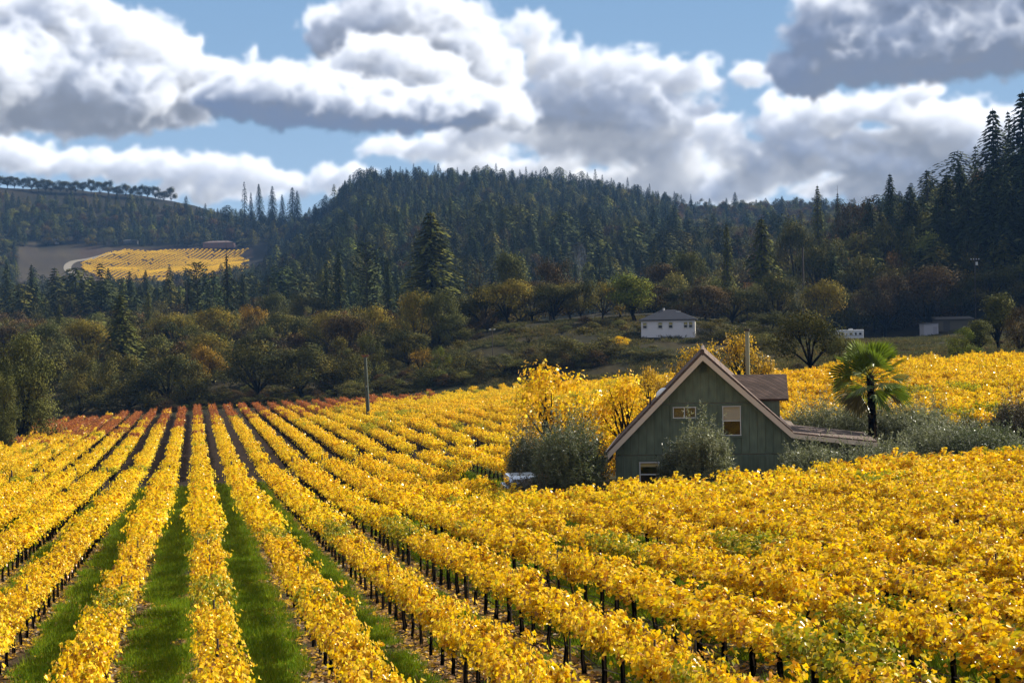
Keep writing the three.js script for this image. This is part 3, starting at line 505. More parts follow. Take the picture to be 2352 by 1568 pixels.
// a tree whose top stands at (px, py) of the picture, d metres away; wpx = breadth there
function tree(name, label, category, kind, px, py, wpx, d, group, vi = 0, yaw) {
  const p = onLand(px, d), top = scr(px, py, d).y, h = Math.max(1.5, top - p.y), w = wpx / FPX * d, form = kind.split('/')[0], V = variant(kind, vi);
  const o = thing(name, label, category, group); o.position.copy(p);
  V.leaf.computeBoundingBox(); const bb = V.leaf.boundingBox, span = (bb.max.x - bb.min.x + bb.max.z - bb.min.z) / 2, hs = h / bb.max.y, ws = w / span;
  o.scale.set(ws, hs, ws); o.rotation.y = yaw ?? (px * 0.37 + d * 0.11) % 6.28;
  mesh('trunk', V.wood, woodMat, o); mesh('crown', V.leaf, needleForms.has(form) ? needleMat : crownMat, o);
  return o;
}
const TREES = [
  // oaks and pines of the belt behind the vineyard, left half
  ['live_oak', 'large olive-green oak at the left edge of the picture beside the vine rows', 'mass/olive', 46, 752, 215, 205], ['live_oak', 'lower rounded oak cut by the left edge, before the large one', 'mass/olive', -10, 842, 120, 188],
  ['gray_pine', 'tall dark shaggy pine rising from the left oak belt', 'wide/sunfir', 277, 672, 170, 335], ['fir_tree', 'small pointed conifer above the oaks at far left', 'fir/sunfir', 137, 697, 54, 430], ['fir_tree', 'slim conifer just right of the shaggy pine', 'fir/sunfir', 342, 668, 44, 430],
  ['oak_tree', 'golden oak crown behind the shaggy pine', 'oak/gold', 396, 713, 110, 400], ['oak_tree', 'broad golden oak below the leaning dark pine', 'oak/gold', 490, 698, 135, 392], ['oak_tree', 'orange-topped oak right of the broad golden oak', 'oak/orange', 590, 697, 85, 402],
  ['oak_tree', 'rounded bright green oak crown above the belt', 'oak/olive', 632, 666, 82, 470], ['oak_tree', 'black-green oak left of the tall pair of conifers', 'oak/oak', 706, 668, 110, 450], ['oak_tree', 'dark oak with golden flecks in the middle of the belt', 'oak/oak', 655, 712, 135, 372],
  ['oak_tree', 'golden brown oak sloping down to the right', 'oak/gold', 770, 708, 130, 362], ['oak_tree', 'ochre oak behind the front belt', 'oak/gold', 482, 756, 130, 340], ['oak_tree', 'dark round oak between the ochre oak and the front belt', 'oak/oak', 594, 756, 90, 346],
  ['oak_tree', 'dark spreading oak with forked trunk in the front belt', 'oak/oak', 590, 776, 165, 296], ['oak_tree', 'wide olive oak right of the forked one in the front belt', 'oak/oak', 692, 785, 150, 294], ['oak_tree', 'olive oak at the right end of the front belt', 'bush/oak', 775, 770, 125, 300],
  ['oak_tree', 'orange oak glowing in the middle of the left belt', 'oak/orange', 460, 788, 105, 310], ['oak_tree', 'dark low oak over the end of the red rows', 'oak/oak', 380, 806, 160, 297], ['oak_tree', 'rounded oak behind the large left oak', 'bush/oak', 205, 778, 135, 302],
  ['oak_tree', 'dark evergreen oak below the shaggy pine', 'bush/oak', 292, 812, 150, 294], ['oak_tree', 'pale golden oak crown above the left belt', 'oak/gold', 192, 728, 105, 372], ['oak_tree', 'olive crown above the large left oak', 'oak/olive', 105, 735, 120, 362], ['oak_tree', 'dull brown oak at the far left of the belt', 'oak/brown', 25, 742, 120, 372],
  ['oak_tree', 'dark evergreen oak left below the orange oak', 'bush/oak', 440, 828, 120, 292], ['oak_tree', 'dark evergreen oak at the left foot of the belt', 'bush/oak', 180, 850, 130, 290],
  // dark conifers in the hollow below the far vineyard
  ['fir_tree', 'dark fir at the left edge below the far vineyard', 'fir/pine', 18, 600, 70, 640], ['fir_tree', 'dark fir second from the left edge below the far slope', 'fir/pine', 75, 605, 60, 650], ['fir_tree', 'pointed dark fir below the bend of the far track', 'fir/pine', 155, 640, 62, 620], ['fir_tree', 'dark fir in front of the lower tip of the far vineyard', 'fir/pine', 215, 630, 66, 630],
  ['fir_tree', 'narrow dark fir overlapping the far vineyard, leftmost', 'fir/pine', 252, 612, 50, 660], ['fir_tree', 'dark fir before the middle of the far vineyard', 'fir/pine', 300, 620, 62, 650], ['fir_tree', 'dark fir right of the middle of the far vineyard', 'fir/pine', 338, 618, 60, 655], ['fir_tree', 'broad dark fir before the right half of the far vineyard', 'fir/pine', 392, 609, 70, 640],
  ['pine_tree', 'leaning dark pine standing above the belt, left of the tall fir', 'pine/pine', 455, 600, 90, 485], ['fir_tree', 'tall ragged fir with a bare tip in the left belt', 'ragged/fir', 525, 584, 90, 480], ['fir_tree', 'dense fir right of the ragged one', 'fir/fir', 560, 628, 60, 560],
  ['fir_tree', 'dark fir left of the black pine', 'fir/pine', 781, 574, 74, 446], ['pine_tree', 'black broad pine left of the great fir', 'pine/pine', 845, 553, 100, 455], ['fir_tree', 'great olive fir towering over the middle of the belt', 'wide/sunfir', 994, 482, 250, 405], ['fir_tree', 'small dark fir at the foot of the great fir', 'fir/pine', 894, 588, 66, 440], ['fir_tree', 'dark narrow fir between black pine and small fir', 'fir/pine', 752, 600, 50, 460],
  // the grassy knoll in the middle
  ['bare_tree', 'brownish half-bare tree right of the great fir', 'bare/brown', 1098, 590, 115, 402], ['oak_tree', 'feathery olive tree above the knoll', 'tall/olive', 1176, 574, 85, 425], ['oak_tree', 'large golden-brown oak on the skyline of the knoll', 'oak/brown', 1266, 586, 130, 392], ['oak_tree', 'oak with a black trunk standing on the knoll crest', 'oak/gold', 1169, 637, 135, 345],
  ['oak_tree', 'dark oak right of the black-trunked one on the crest', 'oak/oak', 1273, 645, 125, 350], ['oak_tree', 'oak clump left of the bright green tree', 'oak/oak', 1338, 640, 90, 349], ['oak_tree', 'thin golden tree beside the bright green one', 'thin/gold', 1385, 634, 95, 343], ['green_tree', 'bright green tree left of the white house', 'tall/green', 1460, 621, 105, 334],
  ['oak_tree', 'golden oak left of the knoll', 'oak/gold', 961, 655, 110, 340], ['oak_tree', 'greener oak touching the golden one left of the knoll', 'oak/olive', 1008, 662, 84, 338], ['oak_tree', 'brown-gold oak behind the leaning slope', 'oak/gold', 845, 690, 120, 352], ['oak_tree', 'brownish oak above the steel post', 'oak/brown', 802, 714, 130, 330], ['oak_tree', 'deep green oak left of the steel post', 'bush/oak', 788, 772, 120, 301], ['oak_tree', 'grey-green oak right behind the steel post', 'bush/olive', 845, 757, 84, 306],
  ['evergreen_oak', 'dark evergreen oak at the left foot of the knoll', 'oak/oak', 905, 735, 110, 345], ['evergreen_oak', 'dark oak between the great fir and the knoll', 'oak/oak', 1070, 672, 110, 362],
  ['orange_tree', 'small orange-yellow tree at the foot of the knoll', 'thin/orange', 968, 795, 74, 291], ['bush_tree', 'small green bush right of the orange tree', 'bush/green', 1012, 792, 50, 291], ['bush_tree', 'dark dome-shaped bush on the knoll foot', 'bush/oak', 1062, 778, 105, 292], ['bush_tree', 'low round bush below the light pole', 'bush/olive', 1154, 810, 115, 287], ['bush_tree', 'large dome-shaped oak bush below the white house', 'bush/oak', 1337, 748, 185, 289], ['bush_tree', 'dark bush right of the large dome-shaped one', 'bush/oak', 1420, 788, 105, 287],
  ['young_tree', 'small sparse tree halfway up the knoll', 'thin/oak', 1214, 764, 42, 311], ['young_tree', 'tiny tree on the knoll right of the light pole', 'thin/oak', 1290, 748, 34, 318], ['young_tree', 'thin bare sapling on the knoll crest', 'bare/brown', 1120, 705, 60, 332], ['yellow_bush', 'yellow bush at the left corner of the white house', 'bush/yellow', 1425, 770, 46, 300],
  ['oak_tree', 'olive oak behind the left end of the knoll crest', 'oak/oak', 1108, 652, 115, 353], ['oak_tree', 'brown oak behind the black-trunked one', 'oak/brown', 1222, 640, 125, 358], ['oak_tree', 'golden oak behind the middle of the knoll crest', 'oak/gold', 1312, 642, 115, 358], ['oak_tree', 'olive oak just behind the bright green tree', 'oak/olive', 1425, 640, 100, 356], ['oak_tree', 'brown oak above the left roof corner of the white house', 'oak/brown', 1505, 645, 115, 368], ['oak_tree', 'dark oak above the right roof corner of the white house', 'oak/oak', 1570, 655, 110, 362], ['oak_tree', 'olive oak between the white house and the leaning pole', 'oak/oak', 1682, 655, 125, 360], ['oak_tree', 'round oak on the left flank of the knoll', 'oak/oak', 935, 752, 105, 318], ['oak_tree', 'olive oak leaning over the knoll flank', 'oak/olive', 1040, 715, 95, 333],
  ['oak_tree', 'round oak right of the white house beside the shed', 'bush/oak', 1650, 728, 120, 302], ['oak_tree', 'olive oak behind the chimney pipe', 'bush/olive', 1728, 735, 120, 290], ['oak_tree', 'olive oak left of the spreading oak', 'oak/oak', 1775, 712, 105, 300], ['bush_tree', 'low oak bush below the white house wall', 'bush/oak', 1500, 792, 100, 284], ['bush_tree', 'round bush left of the large dome-shaped one', 'bush/oak', 1255, 796, 110, 286], ['bush_tree', 'olive bush at the foot of the knoll above the vine tips', 'bush/olive', 985, 830, 80, 286],
  // right half
  ['oak_tree', 'oak crown behind the white house, left', 'oak/brown', 1530, 598, 120, 440], ['oak_tree', 'olive oak left of the slim fir', 'oak/olive', 1588, 566, 82, 436], ['fir_tree', 'slim fir left of the bright fir', 'fir/sunfir', 1674, 510, 66, 434], ['fir_tree', 'bright olive fir in the right middle', 'wide/sunfir', 1754, 498, 160, 422], ['oak_tree', 'brown-gold oak right behind the white house', 'oak/brown', 1623, 650, 120, 352], ['oak_tree', 'dull oak above the white house roof', 'thin/brown', 1545, 660, 110, 380],
  ['fir_tree', 'fir on the skyline above the right oaks', 'fir/sunfir', 1884, 422, 66, 560], ['fir_tree', 'reddish fir right of the skyline fir', 'fir/fir', 1930, 440, 44, 560], ['fir_tree', 'pyramid fir on the right skyline', 'wide/pine', 2052, 396, 92, 522], ['fir_tree', 'airy fir right of the pyramid fir', 'ragged/sunfir', 2138, 392, 100, 515], ['fir_tree', 'dark fir stepping up to the right', 'wide/pine', 2211, 372, 130, 480], ['fir_tree', 'huge dark fir near the right edge', 'wide/pine', 2291, 246, 200, 455], ['fir_tree', 'tall dark fir cut by the right edge', 'wide/pine', 2358, 205, 220, 440],
  ['fir_tree', 'broad dark fir below the huge one', 'wide/pine', 2230, 420, 150, 440], ['fir_tree', 'broad fir filling the wood left of the huge firs', 'wide/pine', 2180, 396, 150, 468], ['fir_tree', 'broad fir below the pyramid fir', 'wide/fir', 2095, 425, 130, 492], ['fir_tree', 'dark fir low between the brown oaks and the huge firs', 'wide/pine', 2280, 380, 170, 430], ['fir_tree', 'stout fir left of the pyramid fir', 'wide/fir', 2002, 452, 110, 510], ['fir_tree', 'slender fir between the huge firs at right', 'fir/pine', 2325, 250, 80, 470], ['fir_tree', 'broken-topped fir left of the huge firs', 'ragged/pine', 2250, 330, 100, 470], ['fir_tree', 'broad dark fir low on the right hill', 'wide/pine', 2320, 400, 130, 425], ['fir_tree', 'slim dark fir behind the brown oaks', 'fir/pine', 2160, 450, 90, 455],
  ['oak_tree', 'olive oak on the right slope', 'oak/oak', 1825, 490, 100, 502], ['oak_tree', 'brown oak on the right skyline', 'oak/brown', 1974, 447, 110, 540], ['oak_tree', 'olive-brown oak in the middle of the right slope', 'oak/oak', 1890, 545, 125, 445], ['oak_tree', 'dark green oak with smoke rising before it', 'oak/oak', 1783, 624, 115, 362], ['oak_tree', 'golden-brown oak right of the dark green one', 'oak/gold', 1890, 637, 125, 372], ['oak_tree', 'big brown oak on the right', 'oak/brown', 2035, 616, 130, 386], ['oak_tree', 'bigger brown oak right of it', 'oak/brown', 2131, 602, 155, 392],
  ['oak_tree', 'spreading oak in front of the camper van', 'oak/oak', 1862, 704, 165, 188], ['bush_tree', 'grey-green bush hanging over the vineyard edge', 'bush/olive', 1925, 772, 52, 184], ['oak_tree', 'olive tree near the right edge', 'tall/olive', 2295, 670, 84, 240], ['oak_tree', 'smaller olive tree left of it', 'tall/olive', 2250, 732, 66, 216], ['yellow_bush', 'yellow-green bush above the hillside vines', 'bush/green', 2211, 749, 88, 200], ['oak_tree', 'brown tree cut by the right edge', 'bush/brown', 2345, 698, 86, 226],
  ['evergreen_oak', 'dark evergreen oak behind the white shed', 'oak/oak', 2200, 640, 130, 400], ['evergreen_oak', 'dark evergreen oak at the right foot of the hill', 'oak/oak', 2290, 610, 140, 398], ['evergreen_oak', 'dark oak above the camper van', 'oak/oak', 1965, 660, 110, 395], ['evergreen_oak', 'dark oak left of the camper van', 'bush/oak', 1700, 690, 90, 372],
];
{
  let k = 0;
  for (const [name, label, kind, px, py, w, d] of TREES) { const form = kind.split('/')[0]; tree(name, label, needleForms.has(form) ? 'conifer' : /bush/.test(name) ? 'bush' : 'tree', kind, px, py, w * (form === 'oak' || form === 'tall' ? 1.22 : form === 'bush' ? 1.1 : 1), d, null, k++ % 2); }
}
{
  const R = rng(606); let n = 0;
  for (let px = 120; px < 900; px += 62 + 22 * R()) tree('belt_oak', `olive oak, ${ordinal(n++)} from the left in the second line of the belt`, 'tree', ['bush/oak', 'bush/oak', 'bush/olive', 'bush/oak'][n % 4], px, 792 + 26 * R() - (px > 500 ? 10 : 0), 96 + 40 * R(), 316 + 14 * R(), 'oaks in the second line of the belt', n % 2);
}
// yellow-leaved trees in the yard
const yellowLeafMat = leafMat({ clearcoat: 0.25 });
for (const [label, kind, px, py, w, d, vi] of [['bright yellow tree beside the green house, left of the shrubs', 'yard/yellow', 1278, 822, 300, 100, 0], ['sparser yellow tree close to the left roof slope', 'yard/yellow', 1450, 846, 240, 99, 1], ['golden tree with dark limbs behind the roof peak', 'yard/rust', 1590, 778, 170, 140, 2], ['golden brown tree behind the chimney pipe', 'yard/rust', 1705, 752, 150, 146, 3], ['low yellow shrub tree behind the left roof slope', 'yard/rust', 1500, 838, 110, 128, 4]]) {
  const tone = kind.split('/')[1]; stock[kind + vi] ??= broadTree(8000 + vi * 31, tone, { width: 1.15, leaves: tone === 'yellow' ? 5000 : 4200, size: tone === 'yellow' ? 0.034 : 0.034, base: 0.12, arms: 12, sparse: tone === 'yellow' ? 0.0 : 0.05, skirt: vi < 2 });
  const o = tree('walnut_tree', label, 'tree', kind, px, py, w, d, 'yellow trees around the green house', vi); o.children[1].material = yellowLeafMat;
}
// ---------------------------------------------------------------- woods: the conifer hill, the left hill, the filling of the belts
{
  const R = rng(2024), spots = [];
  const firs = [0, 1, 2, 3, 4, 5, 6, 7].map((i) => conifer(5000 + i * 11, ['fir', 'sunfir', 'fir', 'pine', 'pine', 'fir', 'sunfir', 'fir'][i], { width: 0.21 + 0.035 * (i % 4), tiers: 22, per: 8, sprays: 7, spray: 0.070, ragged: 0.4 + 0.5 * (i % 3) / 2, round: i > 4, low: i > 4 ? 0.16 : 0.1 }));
  const oaks = [0, 1, 2].map((i) => broadTree(6100 + i * 17, ['oak', 'olive', 'brown'][i], { width: 1.1, leaves: 3200, size: 0.040, skirt: true, low: i < 2, arms: 9 }));
  const P = (x, z) => [1176 + FPX * x / -z, -z];
  const lists = { fir: firs.map(() => []), oak: oaks.map(() => []) };
  const plant = (kind, x, z, h, w) => { const a = lists[kind]; a[Math.floor(R() * a.length)].push([x, z, h, w]); };
  const inField = (px, d) => { const y = land((px - 1176) / FPX * d, -d); const py = HZ(px) - y / d * FPX; return px > 40 && px < 620 && py > 566 && py < 672 && d > 1150; };
  for (let d = 560; d < 1640; d += 11.5) for (let px = -420; px < 2780; px += 11.5 / d * FPX) {
    const q = px + (R() - .5) * 11 / d * FPX, e = d + (R() - .5) * 11, x = (q - 1176) / FPX * e, z = -e, m = fbm(x * 0.006, 3, z * 0.006, 3);
    if (inField(q, e)) continue;
    const left = q < 700;
    if (left && e > 1180 && (e > 1610 ? R() < 0.92 : R() < 0.04 + 0.35 * sstep(0.1, 0.3, m))) continue;   // open grass on the left hill
    if (!left && R() < 0.10) continue;
    if (q > 1000 && q < 1500 && e < 640 && R() < 0.6) continue;
    const oaky = left ? 0.35 : q > 1560 ? 0.72 : 0.12;
    if (R() < oaky + m * 0.5) plant('oak', x, z, 7 + 6 * R(), 9 + 6 * R()); else plant('fir', x, z, (11 + 12 * R() * R() + 4 * R()) * (1 + 0.6 * m) * (e > 900 ? 0.9 : 1), 1);
  }
  // trees of the belts that only fill in between the ones above
  for (let k = 0; k < 420; k++) { const px = -300 + 1500 * R(), d = 345 + 200 * R(); const p = onLand(px, d); plant('oak', p.x, p.z, (5 + 4 * R()) * (px > 900 ? 0.7 : 1), 8 + 4 * R()); }
  for (let k = 0; k < 420; k++) { const px = 1480 + 1200 * R(), d = 405 + 170 * R(); const p = onLand(px, d); plant(R() < 0.55 && px > 1900 ? 'fir' : 'oak', p.x, p.z, (6 + 6 * R()) * (px > 1900 ? 1.7 : 1), 9 + 4 * R()); }
  for (let k = 0; k < 200; k++) { const px = 2460 + 340 * R(), d = 390 + 190 * R(); const p = onLand(px, d); plant('fir', p.x, p.z, 22 + 12 * R(), 1); }
  for (let k = 0; k < 160; k++) { const px = -50 + 620 * R(), d = 600 + 260 * R(); const p = onLand(px, d); plant('fir', p.x, p.z, 13 + 7 * R(), 1); }
  for (let k = 0; k < 460; k++) { const px = 860 + 900 * R(), d = 283 + 50 * R(), p = onLand(px, d); if (px > 1420 && px < 1660 && d < 318) continue; const edge = d < 290; if (!edge && noise3(p.x * 0.06, 2, p.z * 0.06) < -0.02) continue; const h = edge ? 1.4 + 2.0 * R() : 0.5 + 2.2 * R() * R(); plant('oak', p.x, p.z, h, h * 1.7); }
  for (let k = 0; k < 150; k++) { const px = 330 + 560 * R(), d = 284 + 24 * R(), p = onLand(px, d), h = 0.8 + 1.8 * R(); plant('oak', p.x, p.z, h, h * 1.9); }
  for (let k = 0; k < 90; k++) { const px = 1740 + 640 * R(), d = 180 + 150 * R(), p = onLand(px, d), h = 0.4 + 1.0 * R(); plant('oak', p.x, p.z, h, h * 2); }
  const M = new THREE.Matrix4(), Q = new THREE.Quaternion(), Y = new THREE.Vector3(0, 1, 0), col = new THREE.Color();
  const wood = (name, label, cat, kind, geos, mat) => {
    const G = new THREE.Group(); G.name = numbered(name); tag(G, label, cat, null, 'stuff'); scene.add(G);
    geos.forEach((V, i) => {
      V.leaf.computeBoundingBox(); const bb = V.leaf.boundingBox, span = bb.max.x - bb.min.x;
      for (const [nm, g, m] of [['trunks', V.wood, woodMat], ['crowns', V.leaf, mat]]) {
        const im = new THREE.InstancedMesh(g, m, lists[kind][i].length); im.name = nm; im.userData.kind = 'stuff'; im.castShadow = im.receiveShadow = true; const r = rng(60 + i);
        lists[kind][i].forEach(([x, z, h, w], j) => {
          const wide = kind === 'oak' ? w / span : h * (0.85 + 0.5 * r()); Q.setFromEuler(new THREE.Euler((r() - .5) * 0.10, r() * 6.28, (r() - .5) * 0.10)); M.compose(new THREE.Vector3(x, land(x, z) - 0.3, z), Q, new THREE.Vector3(wide, h / bb.max.y, wide)); im.setMatrixAt(j, M);
          const t = 0.65 + 1.3 * r() * r() + 0.4 * r(), y = r(); if (nm === 'crowns') im.setColorAt(j, col.setRGB(t * (0.9 + 0.3 * y), t, t));
        });
        G.add(im);
      }
    });
  };
  wood('far_conifer_wood', 'dense blue-green conifer wood covering the far hill', 'wood', 'fir', firs, needleMat);
  wood('mixed_oak_wood', 'mixed oak wood filling the slopes and belts behind the vineyard', 'wood', 'oak', oaks, crownMat);
  console.log('woods', Object.values(lists).flat().map((l) => l.length).join(' '));
}
// ---------------------------------------------------------------- the green gabled house
const box = (w, h, d, x = 0, y = 0, z = 0) => new THREE.BoxGeometry(w, h, d).translate(x, y, z);
const rbox = (w, h, d, x = 0, y = 0, z = 0, r = 0.02) => new RoundedBoxGeometry(w, h, d, 2, r).translate(x, y, z);
const bar = (a, b, w, h) => {                         // a beam from a to b (in the xy plane), w thick along z, h across
  const A = new THREE.Vector2(...a), B = new THREE.Vector2(...b), l = A.distanceTo(B), g = new THREE.BoxGeometry(l, h, w); g.rotateZ(Math.atan2(B.y - A.y, B.x - A.x)); g.translate((A.x + B.x) / 2, (A.y + B.y) / 2, 0); return g;
};
function grain(S, f) { const d = new Uint8Array(S * S * 4); for (let y = 0; y < S; y++) for (let x = 0; x < S; x++) { const v = clamp(f(x / S, y / S)) * 255, k = (y * S + x) * 4; d[k] = d[k + 1] = d[k + 2] = v; d[k + 3] = 255; } const t = new THREE.DataTexture(d, S, S); t.wrapS = t.wrapT = THREE.RepeatWrapping; t.magFilter = t.minFilter = THREE.LinearFilter; t.colorSpace = THREE.SRGBColorSpace; t.needsUpdate = true; return t; }
const uvm = (g, sx, sy) => { const p = g.attributes.position, n = g.attributes.normal, uv = new Float32Array(p.count * 2); for (let i = 0; i < p.count; i++) { const ax = Math.abs(n.getX(i)), ay = Math.abs(n.getY(i)), az = Math.abs(n.getZ(i)); const [a, b] = az > ax && az > ay ? [p.getX(i), p.getY(i)] : [p.getZ(i), Math.hypot(p.getX(i), p.getY(i)) * Math.sign(p.getX(i) || 1)]; uv[i * 2] = a / sx; uv[i * 2 + 1] = b / sy; } g.setAttribute('uv', new THREE.BufferAttribute(uv, 2)); return g; };
const woodTex = grain(256, (x, y) => 0.86 + 0.07 * noise3(x * 40, y * 3, 1) + 0.10 * noise3(x * 6, y * 5, 4) + 0.04 * noise3(x * 14, y * 2, 8)), shingleTex = grain(256, (x, y) => { const row = Math.floor(y * 14), fy = y * 14 - row, cx = x * 10 + (row % 2) * 0.5 + 0.2 * noise3(row * 3.1, 0, 0), col = Math.floor(cx); return 0.74 + 0.22 * (noise3(col * 7.3, row * 5.1, 2)) + 0.1 * noise3(x * 60, y * 60, 3) - (fy < 0.12 ? 0.28 : 0) - (cx - col < 0.06 ? 0.12 : 0); });
const green = std(lin(0.165, 0.200, 0.130), 0.75, { map: woodTex }), green2 = std(lin(0.145, 0.178, 0.116), 0.78, { map: woodTex }), trimTan = std(lin(0.60, 0.48, 0.38), 0.7), roofBrown = std(lin(0.20, 0.125, 0.095), 0.95, { map: shingleTex, bumpMap: shingleTex, bumpScale: 0.015 }), frameWhite = std(lin(0.55, 0.54, 0.52), 0.5), glass = new THREE.MeshPhysicalMaterial({ color: 0xffffff, roughness: 0.04, transmission: 1, thickness: 0, ior: 1.5, specularIntensity: 0.5 }), blind = std(lin(0.55, 0.42, 0.20), 0.9), metalGrey = std(lin(0.30, 0.29, 0.26), 0.55, { metalness: 0.3 });  // blind: tan curtain with the golden vine reflection put into its colour
function windowUnit(parent, x0, x1, y0, y1, z, o = {}) {
  const w = x1 - x0, h = y1 - y0, cx = (x0 + x1) / 2, cy = (y0 + y1) / 2, g = new THREE.Group(); g.name = 'window'; parent.add(g); g.position.set(cx, cy, z);
  const f = o.frame ?? 0.045, fm = o.frameMat ?? frameWhite;
  mesh('casing', mergeGeometries([box(w + 0.22, 0.09, 0.05, 0, h / 2 + 0.065, 0.025), box(w + 0.22, 0.09, 0.06, 0, -h / 2 - 0.065, 0.03), box(0.09, h + 0.04, 0.05, -w / 2 - 0.065, 0, 0.025), box(0.09, h + 0.04, 0.05, w / 2 + 0.065, 0, 0.025)]), o.casing ?? green2, g);
  const bars = [box(w + 0.02, f, 0.05, 0, h / 2 - f / 2, 0.035), box(w + 0.02, f, 0.05, 0, -h / 2 + f / 2, 0.035), box(f, h - 2 * f, 0.05, -w / 2 + f / 2, 0, 0.035), box(f, h - 2 * f, 0.05, w / 2 - f / 2, 0, 0.035)];
  if (o.mullion) bars.push(box(f, h - 2 * f, 0.05, 0, 0, 0.036)); if (o.rail) bars.push(box(w - 2 * f, f, 0.05, 0, 0, 0.036));
  mesh('frame', mergeGeometries(bars), fm, g);
  if (o.mullion) for (const s of [-1, 1]) mesh('pane', box(w / 2 - f, h - f, 0.006, s * w / 4, 0, 0.026), glass, g); else for (const s of [-1, 1]) mesh('pane', box(w - f, h / 2 - f / 2, 0.006, 0, s * h / 4, 0.026), glass, g);
  if (o.blind) mesh('blind', box(w - f, h * o.blind, 0.004, 0, h / 2 - h * o.blind / 2 - 0.01, -0.05), o.blindMat ?? blind, g);
  return g;
}
{
  const H = thing('green_house', 'dark green gabled wooden house with tan eaves among the shrubs', 'house');
  H.position.set(9.76, -9.3, -83.3); H.rotation.y = -6.8 * Math.PI / 180;
  const ridge = 8.02, ml = 1.02, mr = 0.92, L = 15, xl = -4.95, xr = 4.46;
  const roofY = (x) => x < 0 ? 7.62 + x * ml : 7.62 - x * mr;
  // siding boards, one mesh each, in three tiers
  const tiers = [[-0.6, 2.52], [2.56, 5.16], [5.20, 9]], BW = 0.405, OPENINGS = [[-1.56, -0.38, 4.42, 5.0], [0.96, 1.9, 3.5, 5.02], [-3.34, -2.3, 0.9, 2.2]];
  let q = 0;
  for (let k = 0; k < 25; k++) {
    const x0 = -4.56 + k * BW, x1 = x0 + BW - 0.014; if (x0 > 5.1) break;
    for (const [y0, y1] of tiers) {
      const t0 = Math.min(y1, x0 > xr ? 3.5 - (x0 - xr) * 0.12 : roofY(x0)), t1 = Math.min(y1, x1 > xr ? 3.5 - (x1 - xr) * 0.12 : roofY(x1)); let tm = null; if (x0 < 0 && x1 > 0) tm = Math.min(y1, roofY(0));
      if (Math.max(t0, t1, tm ?? 0) < y0 + 0.05) continue;
      const piece = (a, b, c, e, ta, tb) => {           // board from a to b, c up to e (or to the slanted tops ta, tb)
        if (b - a < 0.01 || Math.max(ta ?? e, tb ?? e) - c < 0.02) return;
        const s = new THREE.Shape(); s.moveTo(a, c); s.lineTo(b, c); s.lineTo(b, Math.max(tb ?? e, c + 0.01)); if (tm && a < 0 && b > 0) s.lineTo(0, tm); s.lineTo(a, Math.max(ta ?? e, c + 0.01));
        const g = new THREE.ExtrudeGeometry(s, { depth: 0.03, bevelEnabled: false }); g.translate(0, 0, -0.03 + 0.004 * ((q * 7) % 3)); mesh('siding_board', uvm(g, 1.3, 2.6), q++ % 3 ? green : green2, H);
      };
      const topAt = (x) => lerp(t0, t1, (x - x0) / (x1 - x0)), hit = OPENINGS.find((o) => o[0] < x1 && o[1] > x0 && o[2] < y1 && o[3] > y0);
      if (!hit) { piece(x0, x1, y0, 0, t0, t1); continue; }
      const a = Math.max(x0, hit[0]), b = Math.min(x1, hit[1]);
      piece(x0, a, y0, 0, t0, topAt(a)); piece(b, x1, y0, 0, topAt(b), t1); piece(a, b, y0, hit[2]); piece(a, b, hit[3], 0, topAt(a), topAt(b));
    }
  }
  // the body behind the boards
  const s = new THREE.Shape(); s.moveTo(-4.55, -0.8); s.lineTo(5.1, -0.8); s.lineTo(5.1, 3.38); s.lineTo(xr, 3.46); s.lineTo(0, 7.58); s.lineTo(-4.55, 7.58 - 4.55 * ml); const body = new THREE.ExtrudeGeometry(s, { depth: L - 3.2, bevelEnabled: false }); body.translate(0, 0, -L + 0.95); mesh('wall', body, std(lin(0.11, 0.075, 0.05), 0.8), H);
  mesh('side_wall', box(0.12, 4, 2.2, -4.5, 1.0, -1.14), green, H); mesh('side_wall', box(0.12, 4.1, 2.2, 5.03, 1.25, -1.14), green, H); for (const y of [2.54, 5.18]) mesh('floor_slab', box(y > 4 ? 4.6 : 9.0, 0.2, 2.15, y > 4 ? 0 : 0.2, y, -1.15), std(lin(0.25, 0.2, 0.15), 0.9), H);
  // roof slabs with thickness, overhanging the gable
  const slab = (pts, z0, z1) => { const p = new THREE.Shape(pts.map((a) => new THREE.Vector2(...a))), g = new THREE.ExtrudeGeometry(p, { depth: z0 - z1, bevelEnabled: false }); g.translate(0, 0, z1); return uvm(g, 2.2, 2.0); };
  const th = 0.15;
  mesh('roof', slab([[0, 7.66], [0, 7.66 + th * 1.45], [xl - 0.1, 7.66 + th * 1.45 + (xl - 0.1) * ml], [xl, 7.66 + xl * ml]], 0.48, -L), roofBrown, H);
  mesh('roof', slab([[0.004, 7.66], [xr, 7.66 - xr * mr], [xr + 0.02, 7.66 + th * 1.3 - xr * mr], [0.004, 7.66 + th * 1.45]], 0.48, -L), roofBrown, H);
  mesh('porch_roof', slab([[xr + 0.03, 3.52], [8.7, 3.02], [8.7, 3.16], [xr + 0.03, 3.66]], 0.46, -6.2), roofBrown, H);
  const ridgeCap = new THREE.CylinderGeometry(0.11, 0.11, L + 0.5, 8, 1); ridgeCap.rotateX(Math.PI / 2); ridgeCap.translate(0, 7.66 + th * 1.45 - 0.02, -L / 2 + 0.24); mesh('ridge_cap', ridgeCap, roofBrown, H);
  // tan barge boards
  const z = 0.50; const put = (g) => { g.translate(0, 0, z + 0.02); return g; };
  mesh('barge_board', put(bar([xl - 0.03, 7.54 + xl * ml], [0.05, 7.58], 0.05, 0.24)), trimTan, H); mesh('barge_board', put(bar([-0.02, 7.575], [xr + 0.05, 7.56 - xr * mr], 0.046, 0.24)), trimTan, H);
